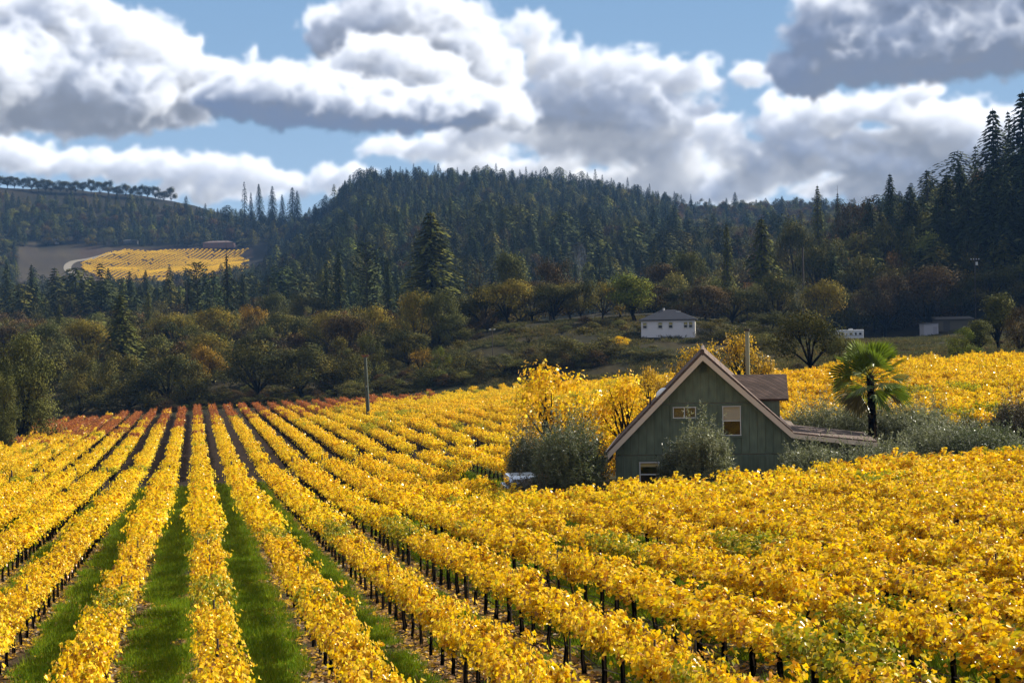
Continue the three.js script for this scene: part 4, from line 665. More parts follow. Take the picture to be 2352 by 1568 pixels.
  mesh('barge_board', put(bar([xr + 0.02, 3.47], [8.72, 2.97], 0.048, 0.22)), trimTan, H);
  mesh('gutter', box(0.12, 0.12, L, xl - 0.12, 7.66 + xl * ml + 0.02, -L / 2 + 0.4), trimTan, H);
  // windows, vent, dormer, chimney, skylight
  windowUnit(H, -1.56, -0.38, 4.42, 5.0, 0.012, { mullion: true, blind: 0.96, blindMat: std(lin(0.11, 0.078, 0.028), 0.9) }); windowUnit(H, 0.96, 1.9, 3.5, 5.02, 0.012, { rail: true, blind: 0.49, blindMat: std(lin(0.36, 0.32, 0.25), 0.9) }); windowUnit(H, -3.34, -2.3, 0.9, 2.2, 0.012, { rail: true, blind: 0.2, frame: 0.06 });  // the tall blind's colour also holds the pale reflection of its glass
  const vent = new THREE.Group(); vent.name = 'attic_vent'; H.add(vent); vent.position.set(0.03, 6.98, 0.012);
  mesh('vent_frame', mergeGeometries([box(0.46, 0.05, 0.05, 0, 0.24, 0.02), box(0.46, 0.05, 0.05, 0, -0.24, 0.02), box(0.05, 0.43, 0.05, -0.205, 0, 0.02), box(0.05, 0.43, 0.05, 0.205, 0, 0.02)]), green2, vent);
  for (let k = 0; k < 6; k++) { const g = box(0.36, 0.012, 0.07); g.rotateX(0.7); g.translate(0, -0.18 + k * 0.072, 0.03); mesh('louvre', g, green2, vent); }
  mesh('vent_back', box(0.37, 0.44, 0.004, 0, 0, 0.006), green2, vent);
  const D = new THREE.Group(); D.name = 'dormer'; H.add(D); D.position.set(0, 0, -4.2);
  const dw = 1.45; { const w = new THREE.Shape(); w.moveTo(-dw, 3.6); w.lineTo(dw, 3.6); w.lineTo(dw, 5.25); w.lineTo(0, 6.35); w.lineTo(-dw, 5.25); const g = new THREE.ExtrudeGeometry(w, { depth: 2.5, bevelEnabled: false }); g.rotateY(Math.PI / 2); g.translate(1.5, 0, 0); mesh('dormer_wall', uvm(g, 1.3, 2.6), green, D); }
  for (const sd of [1, -1]) { const g = new THREE.BoxGeometry(3.3, 0.14, 2.05); g.rotateX(sd * 0.65); g.translate(2.75, 5.80, sd * 0.80); mesh('dormer_roof', uvm(g, 2.2, 2.0), roofBrown, D); }
  for (const sd of [1, -1]) { const g = box(0.05, 0.2, 2.05); g.rotateX(sd * 0.65); g.translate(4.43, 5.74, sd * 0.80); mesh('dormer_barge_board', g, std(lin(0.10, 0.06, 0.045), 0.9), D); }
  mesh('flashing', box(0.3, 0.18, 0.35, 4.15, 3.85, 1.5), metalGrey, D);
  const pipe = new THREE.Group(); pipe.name = 'chimney_pipe'; H.add(pipe); pipe.position.set(2.45, 0, -6.2);
  mesh('flue', new THREE.CylinderGeometry(0.115, 0.115, 4.0, 14).translate(0, 6.8, 0), std(lin(0.26, 0.25, 0.15), 0.6), pipe); mesh('cap', mergeGeometries([new THREE.CylinderGeometry(0.17, 0.17, 0.12, 14).translate(0, 8.86, 0), new THREE.CylinderGeometry(0.10, 0.10, 0.2, 12).translate(0, 8.75, 0)]), std(lin(0.035, 0.03, 0.028), 0.7), pipe);
  const sky1 = new THREE.SphereGeometry(0.36, 18, 10, 0, 6.29, 0, 1.5); sky1.scale(1, 0.6, 1.1); sky1.rotateZ(0.78); sky1.translate(-2.15, 7.66 + th * 1.45 - 2.15 * ml, -0.7); mesh('skylight_dome', sky1, std(lin(0.75, 0.75, 0.73), 0.25), H);
  const vp = new THREE.CylinderGeometry(0.05, 0.05, 0.5, 8); vp.translate(-2.75, 7.66 - 2.75 * ml + 0.4, -0.9); mesh('vent_pipe', vp, std(lin(0.08, 0.05, 0.04), 0.8), H);
  const leanto = box(0.9, 0.1, 3.5); leanto.rotateZ(0.55); leanto.translate(-5.25, 2.05, -1.4); mesh('side_porch_roof', leanto, std(lin(0.05, 0.03, 0.025), 0.9), H);
  mesh('step', box(1.6, 0.25, 1.2, -5.3, 0.1, -0.6), std(lin(0.12, 0.09, 0.07), 0.9), H);
}
// ---------------------------------------------------------------- the white house on the knoll
function cottage(o, w, h, dep, rise, wallMat, roofMat, eave = 0.45) {
  mesh('wall', box(w, h + 1.2, dep, 0, (h - 1.2) / 2, 0), wallMat, o);
  const a = w / 2 + eave, b = dep / 2 + eave, r = Math.max(0.2, a - b * 0.95), P = [[-a, h, b], [a, h, b], [a, h, -b], [-a, h, -b], [-r, h + rise, 0], [r, h + rise, 0], [-a, h - .14, b], [a, h - .14, b], [a, h - .14, -b], [-a, h - .14, -b]], F = [[0, 1, 5], [0, 5, 4], [1, 2, 5], [2, 3, 4], [2, 4, 5], [3, 0, 4], [6, 7, 1], [6, 1, 0], [7, 8, 2], [7, 2, 1], [8, 9, 3], [8, 3, 2], [9, 6, 0], [9, 0, 3], [9, 8, 7], [9, 7, 6]];
  const g = new THREE.BufferGeometry(), p = []; for (const f of F) for (const k of f) p.push(...P[k]); g.setAttribute('position', new THREE.BufferAttribute(new Float32Array(p), 3)); g.computeVertexNormals(); return mesh('roof', g, roofMat, o);
}
{
  const d = 312, c = onLand(1537, d), px = (x) => (x - 1537) / FPX * d;
  const H = thing('white_house', 'small white house with grey hipped roof on the knoll', 'house'), baseY = scr(1537, 776, d).y; H.position.set(c.x, baseY, -d); H.rotation.y = -0.14;
  const white = std(lin(0.62, 0.60, 0.62), 0.8), w = 10.1, h = 3.55, dep = 8;
  const WIN = [[-4.75, -3.95], [-1.85, -1.05], [0.15, 0.95], [3.0, 3.75], [3.95, 4.7]], rf = cottage(H, w, h, dep, 1.9, white, new THREE.MeshPhysicalMaterial({ color: lin(0.030, 0.033, 0.044), roughness: 1, specularIntensity: 0.15 }));
  mesh('vent_pipe', new THREE.CylinderGeometry(0.18, 0.18, 0.5, 8).translate(-0.9, h + 1.95, 0.3), frameWhite, rf); mesh('vent_pipe', rbox(0.9, 0.18, 0.5, 1.9, h + 1.45, 0.9), frameWhite, rf);
  mesh('foundation', box(w + 0.04, 1.0, dep + 0.04, 0, -0.62, 0), std(lin(0.16, 0.15, 0.15), 0.9), H); mesh('belt_board', box(w + 0.06, 0.07, dep + 0.06, 0, 1.05, 0), std(lin(0.42, 0.41, 0.43), 0.8), H);
  H.children[0].geometry = box(w - 0.02, h + 1.2, dep - 1.8, 0, (h - 1.2) / 2, -0.9); H.children[0].material = std(lin(0.34, 0.32, 0.28), 0.9); for (const sx of [-1, 1]) mesh('side_wall', box(0.12, h + 1.2, 1.9, sx * (w / 2 - 0.06), (h - 1.2) / 2, dep / 2 - 0.95), white, H);
  for (let k = 0; k < 20; k++) { const y = -0.38 + k * 0.195; let x = -w / 2 - 0.01; for (const [a, b] of y > 1.82 && y < 3.12 ? [...WIN, [w / 2 + 0.01, 0]] : [[w / 2 + 0.01, 0]]) { if (a - x > 0.02) mesh('clapboard', box(a - x, 0.194, 0.05, (a + x) / 2, y, dep / 2 + 0.006 * (k % 2)), white, H); x = b; } }
  for (const [x0, x1] of WIN) windowUnit(H, x0, x1, 1.9, 3.05, dep / 2 + 0.03, { rail: true, blind: 0.5, blindMat: std(lin(0.40, 0.34, 0.13), 0.9), casing: frameWhite, frame: 0.07 });
  mesh('access_hatch', box(0.28, 0.28, 0.06, 0.35, 0.22, dep / 2 + 0.04), std(lin(0.12, 0.12, 0.13), 0.8), H);
  mesh('corner_board', box(0.14, 4.2, 0.14, w / 2 + 0.01, 1.4, dep / 2 + 0.01), frameWhite, H);
  const lean = thing('garden_bench', 'grey low shed roof right of the white house', 'shed'); const q = onLand(1616, 318); lean.position.copy(q); mesh('shed_wall', box(2.4, 1.3, 2, 0, 0.5, 0), std(lin(0.18, 0.18, 0.2), 0.9), lean); mesh('shed_roof', box(2.8, 0.14, 2.4, 0, 1.22, 0), std(lin(0.30, 0.31, 0.34), 0.8), lean); lean.name = 'garden_shed';
}
// ---------------------------------------------------------------- camper van, shed, farm buildings, far houses
{
  const d = 372, p = onLand(1958, d), V = thing('camper_van', 'white camper vehicle parked behind the spreading oak', 'camper'); V.position.set(p.x, scr(1958, 784, d).y, -d); V.rotation.y = -0.12; const k = FPX / d, white = std(lin(0.60, 0.61, 0.63), 0.5);
  mesh('body', rbox(6.2, 2.15, 2.3, -0.6, 1.6, 0, 0.12), white, V); mesh('roof_unit', rbox(0.9, 0.25, 0.8, -0.3, 2.8, 0, 0.05), white, V); mesh('stripe', box(6.1, 0.1, 0.02, -0.6, 1.35, 1.16), std(lin(0.15, 0.17, 0.22), 0.6), V);
  for (const [x, w, h] of [[-0.3, 0.55, 0.5], [0.75, 0.38, 0.6], [1.75, 0.55, 0.5], [-2.2, 0.6, 0.5]]) { const g = new THREE.Group(); g.name = 'window'; V.add(g); g.position.set(x, 1.75, 1.16); mesh('pane', rbox(w, h, 0.03, 0, 0, 0.015, 0.01), std(lin(0.02, 0.022, 0.025), 0.2), g); }
  for (const x of [-2.4, 1.2]) { const g = new THREE.CylinderGeometry(0.36, 0.36, 0.24, 16); g.rotateX(Math.PI / 2); g.translate(x, 0.36, 1.0); mesh('wheel', g, std(lin(0.02, 0.02, 0.02), 0.9), V); }
  const sp = onLand(2135, 376), S = thing('white_shed', 'white-walled garden shed under the brown oaks', 'shed'); S.position.copy(sp); S.rotation.y = 0.1; mesh('wall', box(3.4, 3.2, 3, 0, 1.2, 0), std(lin(0.34, 0.33, 0.36), 0.8), S); const rr = box(3.9, 0.14, 3.6); rr.rotateZ(0.06); rr.translate(0, 2.9, 0); mesh('roof', rr, std(lin(0.05, 0.045, 0.04), 0.9), S); mesh('door', box(0.9, 2, 0.05, 0.9, 1.0, 1.52), std(lin(0.28, 0.27, 0.30), 0.8), S);
  const bp = onLand(2190, 384), B = thing('barn', 'long low dark barn right of the white shed', 'barn'); B.position.copy(bp); mesh('wall', box(8.5, 3.0, 4, 0, 1.1, 0), std(lin(0.085, 0.075, 0.055), 0.9), B); const br = box(9.1, 0.16, 4.8); br.rotateX(0.12); br.translate(0, 2.75, 0); mesh('roof', br, std(lin(0.06, 0.055, 0.05), 0.9), B); mesh('door', box(1.6, 2.2, 0.05, -2, 0.9, 2.02), std(lin(0.05, 0.045, 0.04), 0.9), B);
  const gp = onLand(1832, 345), G = thing('grey_house', 'grey-roofed house half hidden behind the spreading oak', 'house'); G.position.set(gp.x, scr(1832, 772, 345).y, -345); cottage(G, 7, 2.0, 6, 1.4, std(lin(0.14, 0.14, 0.15), 0.8), new THREE.MeshPhysicalMaterial({ color: lin(0.035, 0.038, 0.05), roughness: 1, specularIntensity: 0.15 })); mesh('chimney', box(0.5, 1.0, 0.5, -0.3, 3.5, 0), std(lin(0.3, 0.3, 0.32), 0.8), G);
  for (const [nm, label, px, py, dd, w, h, wall, roof] of [['pink_house', 'low pinkish house at the top edge of the far vineyard', 503, 588, 1405, 26, 3.5, lin(0.15, 0.085, 0.075), lin(0.09, 0.055, 0.05)], ['white_cottage', 'tiny white cottage on the far left slope', 129, 524, 1430, 4, 3.5, lin(0.5, 0.49, 0.5), lin(0.3, 0.3, 0.32)], ['grey_cottage', 'tiny pale cottage high on the left hill', 470, 497, 1560, 11, 4, lin(0.36, 0.40, 0.44), lin(0.2, 0.22, 0.25)], ['long_shed', 'long pale roof above the far vineyard', 300, 572, 1425, 12, 1.6, lin(0.10, 0.10, 0.10), lin(0.16, 0.16, 0.16)]]) {
    const q = scr(px, py, dd), o = thing(nm, label, 'house'); o.position.set(q.x, land(q.x, q.z) + 0.6, q.z); cottage(o, w, h, w * 0.45, h * 0.5, std(wall, 0.9), std(roof, 0.9)); for (let k = 0; k < Math.min(5, Math.floor(w / 4)); k++) mesh('window', box(1.0, 1.2, 0.08, -w / 2 + 2.5 + k * (w - 4) / 4, h * 0.55, w * 0.225 + 0.03), std(lin(0.10, 0.11, 0.12), 0.15), o);
  }
}
// ---------------------------------------------------------------- the car in the yard, seen end on above the vines
{
  const C = thing('parked_car', 'silver-blue car parked beside the shrubs left of the green house', 'car'), d = 82; const top = scr(1200, 1083, d); C.position.set(top.x, top.y - 1.80, -d); C.rotation.y = 0.12;
  const paint = new THREE.MeshPhysicalMaterial({ color: lin(0.33, 0.40, 0.52), metalness: 0.5, roughness: 0.35, clearcoat: 1, clearcoatRoughness: 0.05 }), dark = new THREE.MeshPhysicalMaterial({ color: lin(0.01, 0.015, 0.03), roughness: 0.05, clearcoat: 1 }), tyre = std(lin(0.02, 0.02, 0.02), 0.9);
  const prof = [[-2.2, 0.35], [2.2, 0.35], [2.25, 0.75], [2.05, 0.95], [1.1, 1.02], [0.45, 1.52], [0.1, 1.60], [-1.5, 1.62], [-2.0, 1.5], [-2.25, 0.95]], s = new THREE.Shape(prof.map((q) => new THREE.Vector2(...q)));
  const low = new THREE.ExtrudeGeometry(new THREE.Shape([[-2.2, 0.35], [2.2, 0.35], [2.25, 0.75], [2.05, 0.95], [1.1, 1.02], [-2.2, 1.0]].map((q) => new THREE.Vector2(...q))), { depth: 1.6, bevelEnabled: true, bevelSize: 0.08, bevelThickness: 0.08, bevelSegments: 3 }); low.translate(0, 0, -0.8); low.rotateY(-Math.PI / 2); mesh('body', low, paint, C);
  const cab = new THREE.ExtrudeGeometry(new THREE.Shape([[1.0, 1.0], [0.40, 1.50], [0.1, 1.55], [-1.5, 1.56], [-1.95, 1.45], [-2.15, 1.0]].map((q) => new THREE.Vector2(...q))), { depth: 1.16, bevelEnabled: true, bevelSize: 0.06, bevelThickness: 0.14, bevelSegments: 4 }); cab.translate(0, 0, -0.58); cab.rotateY(-Math.PI / 2); mesh('cabin', cab, paint, C);
  const ws = box(1.08, 0.62, 0.02); ws.rotateX(-0.86); ws.translate(0, 1.27, 0.80); mesh('windscreen', ws, dark, C);
  for (const sx of [-1, 1]) { mesh('side_window', rbox(0.02, 0.36, 1.9, sx * 0.735, 1.26, -0.6, 0.009), dark, C); mesh('headlight', rbox(0.3, 0.14, 0.06, sx * 0.62, 0.78, 2.30, 0.02), frameWhite, C); mesh('mirror', rbox(0.2, 0.12, 0.1, sx * 0.98, 1.08, 0.7, 0.04), paint, C); }
  for (const sx of [-1, 1]) for (const zz of [-1.35, 1.4]) { const g = new THREE.CylinderGeometry(0.33, 0.33, 0.22, 18); g.rotateZ(Math.PI / 2); g.translate(sx * 0.82, 0.33, zz); mesh('wheel', g, tyre, C); }
}
// ---------------------------------------------------------------- fan palm
{
  const d = 88, base = scr(2006, 1000, d), P = thing('fan_palm', 'fan palm with shaggy trunk right of the green house', 'palm'); const g0 = land(base.x, base.z); P.position.set(base.x, g0, base.z);
  const R = rng(404), trunk = new Tri(), top = scr(2003, 862, d).y - g0, C = [0.10, 0.070, 0.045]; const pts = []; for (let k = 0; k <= 8; k++) { const t = k / 8; pts.push([-0.1 * t * t, -0.2 + (top + 0.2) * t, 0.03 * Math.sin(t * 4), lerp(0.25, 0.20, t) * (1 + 0.05 * (R() - .5))]); } trunk.tube(pts, C, 12);
  for (let k = 0; k < 260; k++) { const t = R(), a = R() * 6.283, y = t * (top - 0.1), r = lerp(0.245, 0.2, t); trunk.leaf(Math.cos(a) * r - 0.1 * t * t, y, Math.sin(a) * r, norm([Math.cos(a) * 0.7, 0.8, Math.sin(a) * 0.7]), [Math.cos(a), 0, Math.sin(a)], 0.11, 0.09, shade([0.15, 0.105, 0.062], 0.6 + 0.7 * R()), 0.3); }
  mesh('trunk', trunk.geo(), woodMat, P);
  const fm = new THREE.MeshPhysicalMaterial({ vertexColors: true, roughness: 0.9, transmission: 0.4, thickness: 0, clearcoat: 0.12, clearcoatRoughness: 0.2, specularIntensity: 0.3, side: THREE.DoubleSide });
  const N = 36;
  for (let k = 0; k < N; k++) {
    const t = (k + 0.5) / N, a = k * 2.39996 + 0.3 * R(), elev = lerp(1.42, -0.75, Math.pow(t, 0.85)) + (R() - .5) * 0.15, T = new Tri(), dead = t > 0.93, col = dead ? [0.12, 0.095, 0.03] : [[0.135, 0.190, 0.012], [0.165, 0.220, 0.014], [0.110, 0.165, 0.010]][k % 3];
    const out = [Math.cos(a) * Math.cos(elev), Math.sin(elev), Math.sin(a) * Math.cos(elev)], roll = (R() - .5) * 1.7, s0 = [-Math.sin(a), 0, Math.cos(a)], u0 = [-Math.cos(a) * Math.sin(elev), Math.cos(elev), -Math.sin(a) * Math.sin(elev)], side = norm([0, 1, 2].map((q) => s0[q] * Math.cos(roll) + u0[q] * Math.sin(roll))), stem = 0.65 + 0.40 * R() + 0.35 * t, o0 = [-0.1, top - 0.05 - 0.15 * t, 0], j = [o0[0] + out[0] * stem, o0[1] + out[1] * stem - 0.10 * t, o0[2] + out[2] * stem];
    T.tube([[...o0, 0.02], [...j, 0.011]], [0.10, 0.11, 0.02], 4);
    const up = norm([side[1] * out[2] - side[2] * out[1], side[2] * out[0] - side[0] * out[2], side[0] * out[1] - side[1] * out[0]]), sgn = up[1] < 0 ? -1 : 1, segs = 22, len = 1.28 + 0.26 * R();
    for (let s = 0; s < segs; s++) {
      const f = (s / (segs - 1) - 0.5) * 2.0, fold = (s % 2 ? 1 : -1) * 0.035, l = len * (0.72 + 0.28 * Math.cos(f * 0.9)) * (0.92 + 0.16 * R()), dr = norm([out[0] * Math.cos(f) + side[0] * Math.sin(f), out[1] * Math.cos(f) + side[1] * Math.sin(f), out[2] * Math.cos(f) + side[2] * Math.sin(f)]);
      // each segment: stiff inner half, drooping tip
      const m = [j[0] + dr[0] * l * 0.62 + up[0] * sgn * fold, j[1] + dr[1] * l * 0.62 + up[1] * sgn * fold - 0.03, j[2] + dr[2] * l * 0.62 + up[2] * sgn * fold], tip = [j[0] + dr[0] * l * 0.97, j[1] + dr[1] * l * 0.97 - 0.04 - 0.10 * R() - 0.08 * t, j[2] + dr[2] * l * 0.97];
      const w = 0.043 * l, px = norm([dr[1] * up[2] - dr[2] * up[1], dr[2] * up[0] - dr[0] * up[2], dr[0] * up[1] - dr[1] * up[0]]), n = norm([up[0] * sgn + px[0] * 0.5 * (s % 2 ? 1 : -1), up[1] * sgn + px[1] * 0.5 * (s % 2 ? 1 : -1), up[2] * sgn + px[2] * 0.5 * (s % 2 ? 1 : -1)]), cc = shade(col, 0.8 + 0.4 * R());
      const A = T.vert(...j, ...n, cc), B = T.vert(m[0] + px[0] * w, m[1] + px[1] * w, m[2] + px[2] * w, ...n, cc), D = T.vert(m[0] - px[0] * w, m[1] - px[1] * w, m[2] - px[2] * w, ...n, cc), E = T.vert(...tip, ...n, cc); T.i.push(A, B, D, B, E, D);
    }
    mesh('frond', T.geo(), fm, P);
  }
}
// ---------------------------------------------------------------- grey-green shrubs: upright twigs with narrow leaves
const shrubMat = new THREE.MeshPhysicalMaterial({ vertexColors: true, roughness: 0.95, transmission: 0.38, thickness: 0, clearcoat: 0.3, clearcoatRoughness: 0.3, side: THREE.DoubleSide });
function shrub(seed, w, h, tones, dens = 1, loose = 0.3) {
  const R = rng(seed), leaf = new Tri(), wood = new Tri(), n = Math.round(150 * dens * w);
  for (let k = 0; k < n; k++) {
    const a = R() * 6.283, q = Math.sqrt(R()), dome = Math.sqrt(Math.max(0.10, 1 - q * q * q * q * 0.9)), bx = Math.cos(a) * q * w * 0.28, bz = Math.sin(a) * q * w * 0.26, tx = Math.cos(a) * q * w * 0.50, tz = Math.sin(a) * q * w * 0.46, ty = h * dome * (0.60 + 0.36 * R() + loose * 1.5 * (R() < 0.25 ? R() : 0));
    const t0 = tones[Math.floor(R() * tones.length)], pts = []; for (let i = 0; i <= 4; i++) { const t = i / 4; pts.push([lerp(bx, tx, Math.pow(t, 1.4)) + (R() - .5) * 0.05, ty * t, lerp(bz, tz, Math.pow(t, 1.4)) + (R() - .5) * 0.05, 0.008 * (1 - 0.7 * t)]); } if (k % 3 === 0) wood.tube(pts, [0.05, 0.045, 0.03], 3);
    const m = Math.round(20 * Math.max(0.5, h / 2));
    for (let i = 0; i < m; i++) { const t = (0.12 + 0.88 * Math.pow(R(), 0.7)) * 3.99, s = Math.floor(t), f = t - s, x = lerp(pts[s][0], pts[s + 1][0], f), y = lerp(pts[s][1], pts[s + 1][1], f), z = lerp(pts[s][2], pts[s + 1][2], f), u = unit(R), d = norm([u[0], 0.55 + u[1] * 0.8, u[2]]), nn = perp(d, R); leaf.leaf(x, y, z, d, nn, 0.14 + 0.10 * R(), 0.042, shade(t0, 0.7 + 0.6 * R()), 0.2); }
  }
  return { wood: wood.geo(), leaf: leaf.geo() };
}
{
  const grey = [[0.175, 0.188, 0.080], [0.125, 0.138, 0.054], [0.225, 0.235, 0.110], [0.090, 0.102, 0.038]], deep = [[0.060, 0.074, 0.024], [0.078, 0.090, 0.030], [0.050, 0.060, 0.020]], mix = [[0.095, 0.118, 0.036], [0.140, 0.156, 0.058], [0.066, 0.084, 0.026]], brown = [[0.075, 0.052, 0.018], [0.060, 0.045, 0.016], [0.10, 0.07, 0.02], [0.05, 0.05, 0.016]];
  let k = 0;
  for (const [label, px, py, wpx, d, tones, dens, nm] of [
    ['large rounded grey-green shrub left of the green house', 1305, 966, 205, 80.4, mix, 1.5], ['dark low shrub behind the parked car', 1212, 990, 130, 85.5, deep, 1.3], ['feathery grey shrub before the front wall of the green house', 1612, 972, 150, 79.6, grey, 1.4], ['dark lower shrub left of the feathery one before the wall', 1548, 1030, 110, 80.2, deep, 1.3],
    ['silvery shrub under the porch roof corner', 1862, 1020, 200, 80.6, grey, 1.1], ['silvery shrub below the palm', 2005, 1012, 250, 81.5, grey, 1.1], ['wide silvery shrub right of the palm', 2165, 968, 270, 84, grey, 1.1], ['dark shrub at the right end of the hedge', 2262, 980, 230, 82, mix, 1.3],
    ['silvery shrub behind the porch roof', 1880, 922, 200, 97, grey, 1.1], ['silvery shrub behind the palm trunk', 1985, 918, 210, 94, grey, 1.2], ['silvery shrub between the palm and the hillside vines', 2100, 926, 220, 92, grey, 1.2], ['low brown bush in front of the parked car', 1215, 1096, 170, 79.4, brown, 1.2], ['brown tangled bush at the right edge above the vines', 2330, 915, 130, 88, brown, 0.9],
  ]) {
    const p = onLand(px, d), h = Math.max(0.8, scr(px, py, d).y - p.y), w = wpx / FPX * d, V = shrub(7000 + k++ * 19, w, h, tones, dens), o = thing('shrub', label, 'shrub', 'shrubs around the green house'); o.position.copy(p); o.rotation.y = k;
    mesh('stems', V.wood, woodMat, o); mesh('foliage', V.leaf, shrubMat, o).userData.kind = 'stuff';
  }
}
// ---------------------------------------------------------------- posts, poles, wires
const steel = std(lin(0.040, 0.058, 0.045), 0.6), rusty = std(lin(0.16, 0.06, 0.03), 0.9), poleWood = std(lin(0.05, 0.038, 0.03), 0.95), whitish = std(lin(0.55, 0.55, 0.53), 0.6), stakeMat = std(lin(0.06, 0.045, 0.035), 0.8);
{
  const d = 205, b = scr(846, 946, d), t = scr(841, 818, d), P = thing('steel_post', 'tall dark green steel post with rusty cap among the vines', 'post'); P.position.set(b.x, land(b.x, b.z), b.z); const h = t.y - P.position.y;
  const g = new THREE.CylinderGeometry(0.20, 0.26, h + 0.4, 14); g.translate(0, h / 2 - 0.2, 0); mesh('shaft', g, steel, P); mesh('cap', mergeGeometries([new THREE.CylinderGeometry(0.30, 0.30, 0.16, 14).translate(0, h, 0), box(0.9, 0.12, 0.3, 0, h + 0.12, 0)]), rusty, P); mesh('number_plate', rbox(0.14, 0.2, 0.04, 0.03, h * 0.55, 0.245), metalGrey, P); P.rotation.z = 0.035;
  const L = thing('light_pole', 'slim light pole with two lamp heads on the grassy knoll', 'lamp post'), lp = onLand(1131, 299), lt = scr(1129, 757, 299).y - lp.y; L.position.copy(lp); mesh('pole', new THREE.CylinderGeometry(0.06, 0.09, lt, 8).translate(0, lt / 2, 0), poleWood, L); mesh('crossbar', box(0.9, 0.06, 0.06, 0, lt - 0.1, 0), metalGrey, L); for (const s of [-1, 1]) mesh('lamp_head', rbox(0.34, 0.2, 0.3, s * 0.42, lt + 0.05, 0, 0.04), whitish, L);
  for (const [label, px, pyT, dd, arms, r] of [['thick bare utility pole in front of the right slope', 1848, 568, 392, 0, 0.28], ['utility pole with white insulators at the dark right wood', 2243, 590, 395, 1, 0.16], ['short leaning pole beside the brown oak', 1718, 650, 360, 0, 0.13]]) {
    const q = onLand(px, dd), h = scr(px, pyT, dd).y - q.y, U = thing('utility_pole', label, 'pole', 'utility poles'); U.position.copy(q); mesh('shaft', new THREE.CylinderGeometry(r * 0.75, r, h, 8).translate(0, h / 2, 0), poleWood, U);
    if (arms) { mesh('crossarm', box(2.2, 0.14, 0.12, 0, h - 0.7, 0.2), poleWood, U); for (let k = 0; k < 4; k++) mesh('insulator', new THREE.CylinderGeometry(0.09, 0.11, 0.28, 8).translate(-0.95 + k * 0.63, h - 0.5, 0.2), whitish, U); mesh('transformer', new THREE.CylinderGeometry(0.28, 0.28, 0.8, 12).translate(0.45, h - 1.6, 0), whitish, U); }
  }
  for (const [label, px, pyT, dd] of [['dead bare trunk before the right end of the far vineyard', 430, 640, 470], ['bare snag tip above the ragged fir', 522, 548, 486], ['bare pole-like snag right of the ragged fir', 617, 636, 520], ['dead snag on the right skyline', 1929, 425, 556]]) { const q = onLand(px, dd), h = scr(px, pyT, dd).y - q.y, T = new Tri(), R = rng(px); T.tube([[0, -0.5, 0, 0.3], [0.1, h * 0.5, 0, 0.2], [0.2, h, 0, 0.04]], [0.035, 0.030, 0.027], 6); for (let k = 0; k < 22; k++) { const y = h * (0.45 + 0.53 * R()), a = R() * 6.28, l = 0.6 + 1.2 * R(); T.tube([[0.12, y, 0, 0.05], [Math.cos(a) * l, y + 0.1 * l, Math.sin(a) * l, 0.015]], [0.035, 0.030, 0.027], 3); } const o = thing('dead_tree', label, 'dead tree', 'dead trees'); o.position.copy(q); mesh('trunk', T.geo(), woodMat, o); }
  // trellis: end posts of the far block, line posts in the near rows, drip hoses along the near rows
  let n = 0; for (let k = -22; k <= 6; k++) { const [x, z] = fromUW(U0 + k * SPACING, 130.9), px = 1176 + FPX * x / -z; if (px < -20 || px > 760) continue; const o = mesh('end_post', new THREE.CylinderGeometry(0.06, 0.07, 1.7, 8).translate(0, 0.65, 0), stakeMat); o.position.set(x, land(x, z), z); tag(o, `wooden end post, ${ordinal(n++)} from the left, at the near end of the far rows`, 'post', 'end posts of the far rows'); }
  const SAY = (k) => k === 0 ? 'the row between the two grass alleys' : `the ${ordinal(Math.abs(k) - 1)} row ${k > 0 ? 'right' : 'left'} of the grass alleys`;
  for (let k = -5; k <= 8; k++) {
    const pts = []; for (let w = 16; w <= 84; w += 1.6) { const [x, z] = fromUW(U0 + k * SPACING, w), q = 1176 + FPX * x / -z; if (-z < 15 || q > 2600 || q < -250) continue; pts.push([x, land(x, z) + 0.44 + 0.04 * Math.sin(w * 1.7 + k), z, 0.011]); }
    if (pts.length < 5) continue; const T = new Tri(); T.tube(pts, [0.06, 0.055, 0.05], 5); const o = mesh('drip_hose', T.geo(), new THREE.MeshStandardMaterial({ vertexColors: true, roughness: 0.4 })); tag(o, `thin black drip hose strung along ${SAY(k)}`, 'hose', 'drip hoses');
    const m = T.geo(); let i = 0; for (let w = 19 + (k & 1); w < 60; w += 6.4) { const [x, z] = fromUW(U0 + k * SPACING, w), q = 1176 + FPX * x / -z; if (q < 0 || q > 2352 || -z < 19) continue; const s = mesh('trellis_post', new THREE.CylinderGeometry(0.022, 0.022, 1.5, 6).translate(0, 0.65, 0), stakeMat); s.position.set(x, land(x, z), z); tag(s, `thin trellis post, ${ordinal(i++)} from the bottom, in ${SAY(k)}`, 'post', 'trellis posts in the near rows'); }
  }
  // wire fence above the hillside vines
  for (let k = 0; k < 9; k++) { const px = 2060 + k * 34, q = onLand(px, 178), o = mesh('fence_post', new THREE.CylinderGeometry(0.05, 0.05, 1.7, 6).translate(0, 0.75, 0), poleWood); o.position.copy(q); tag(o, `weathered fence post, ${ordinal(k)} from the left, above the hillside vines`, 'post', 'fence posts above the hillside'); }
}
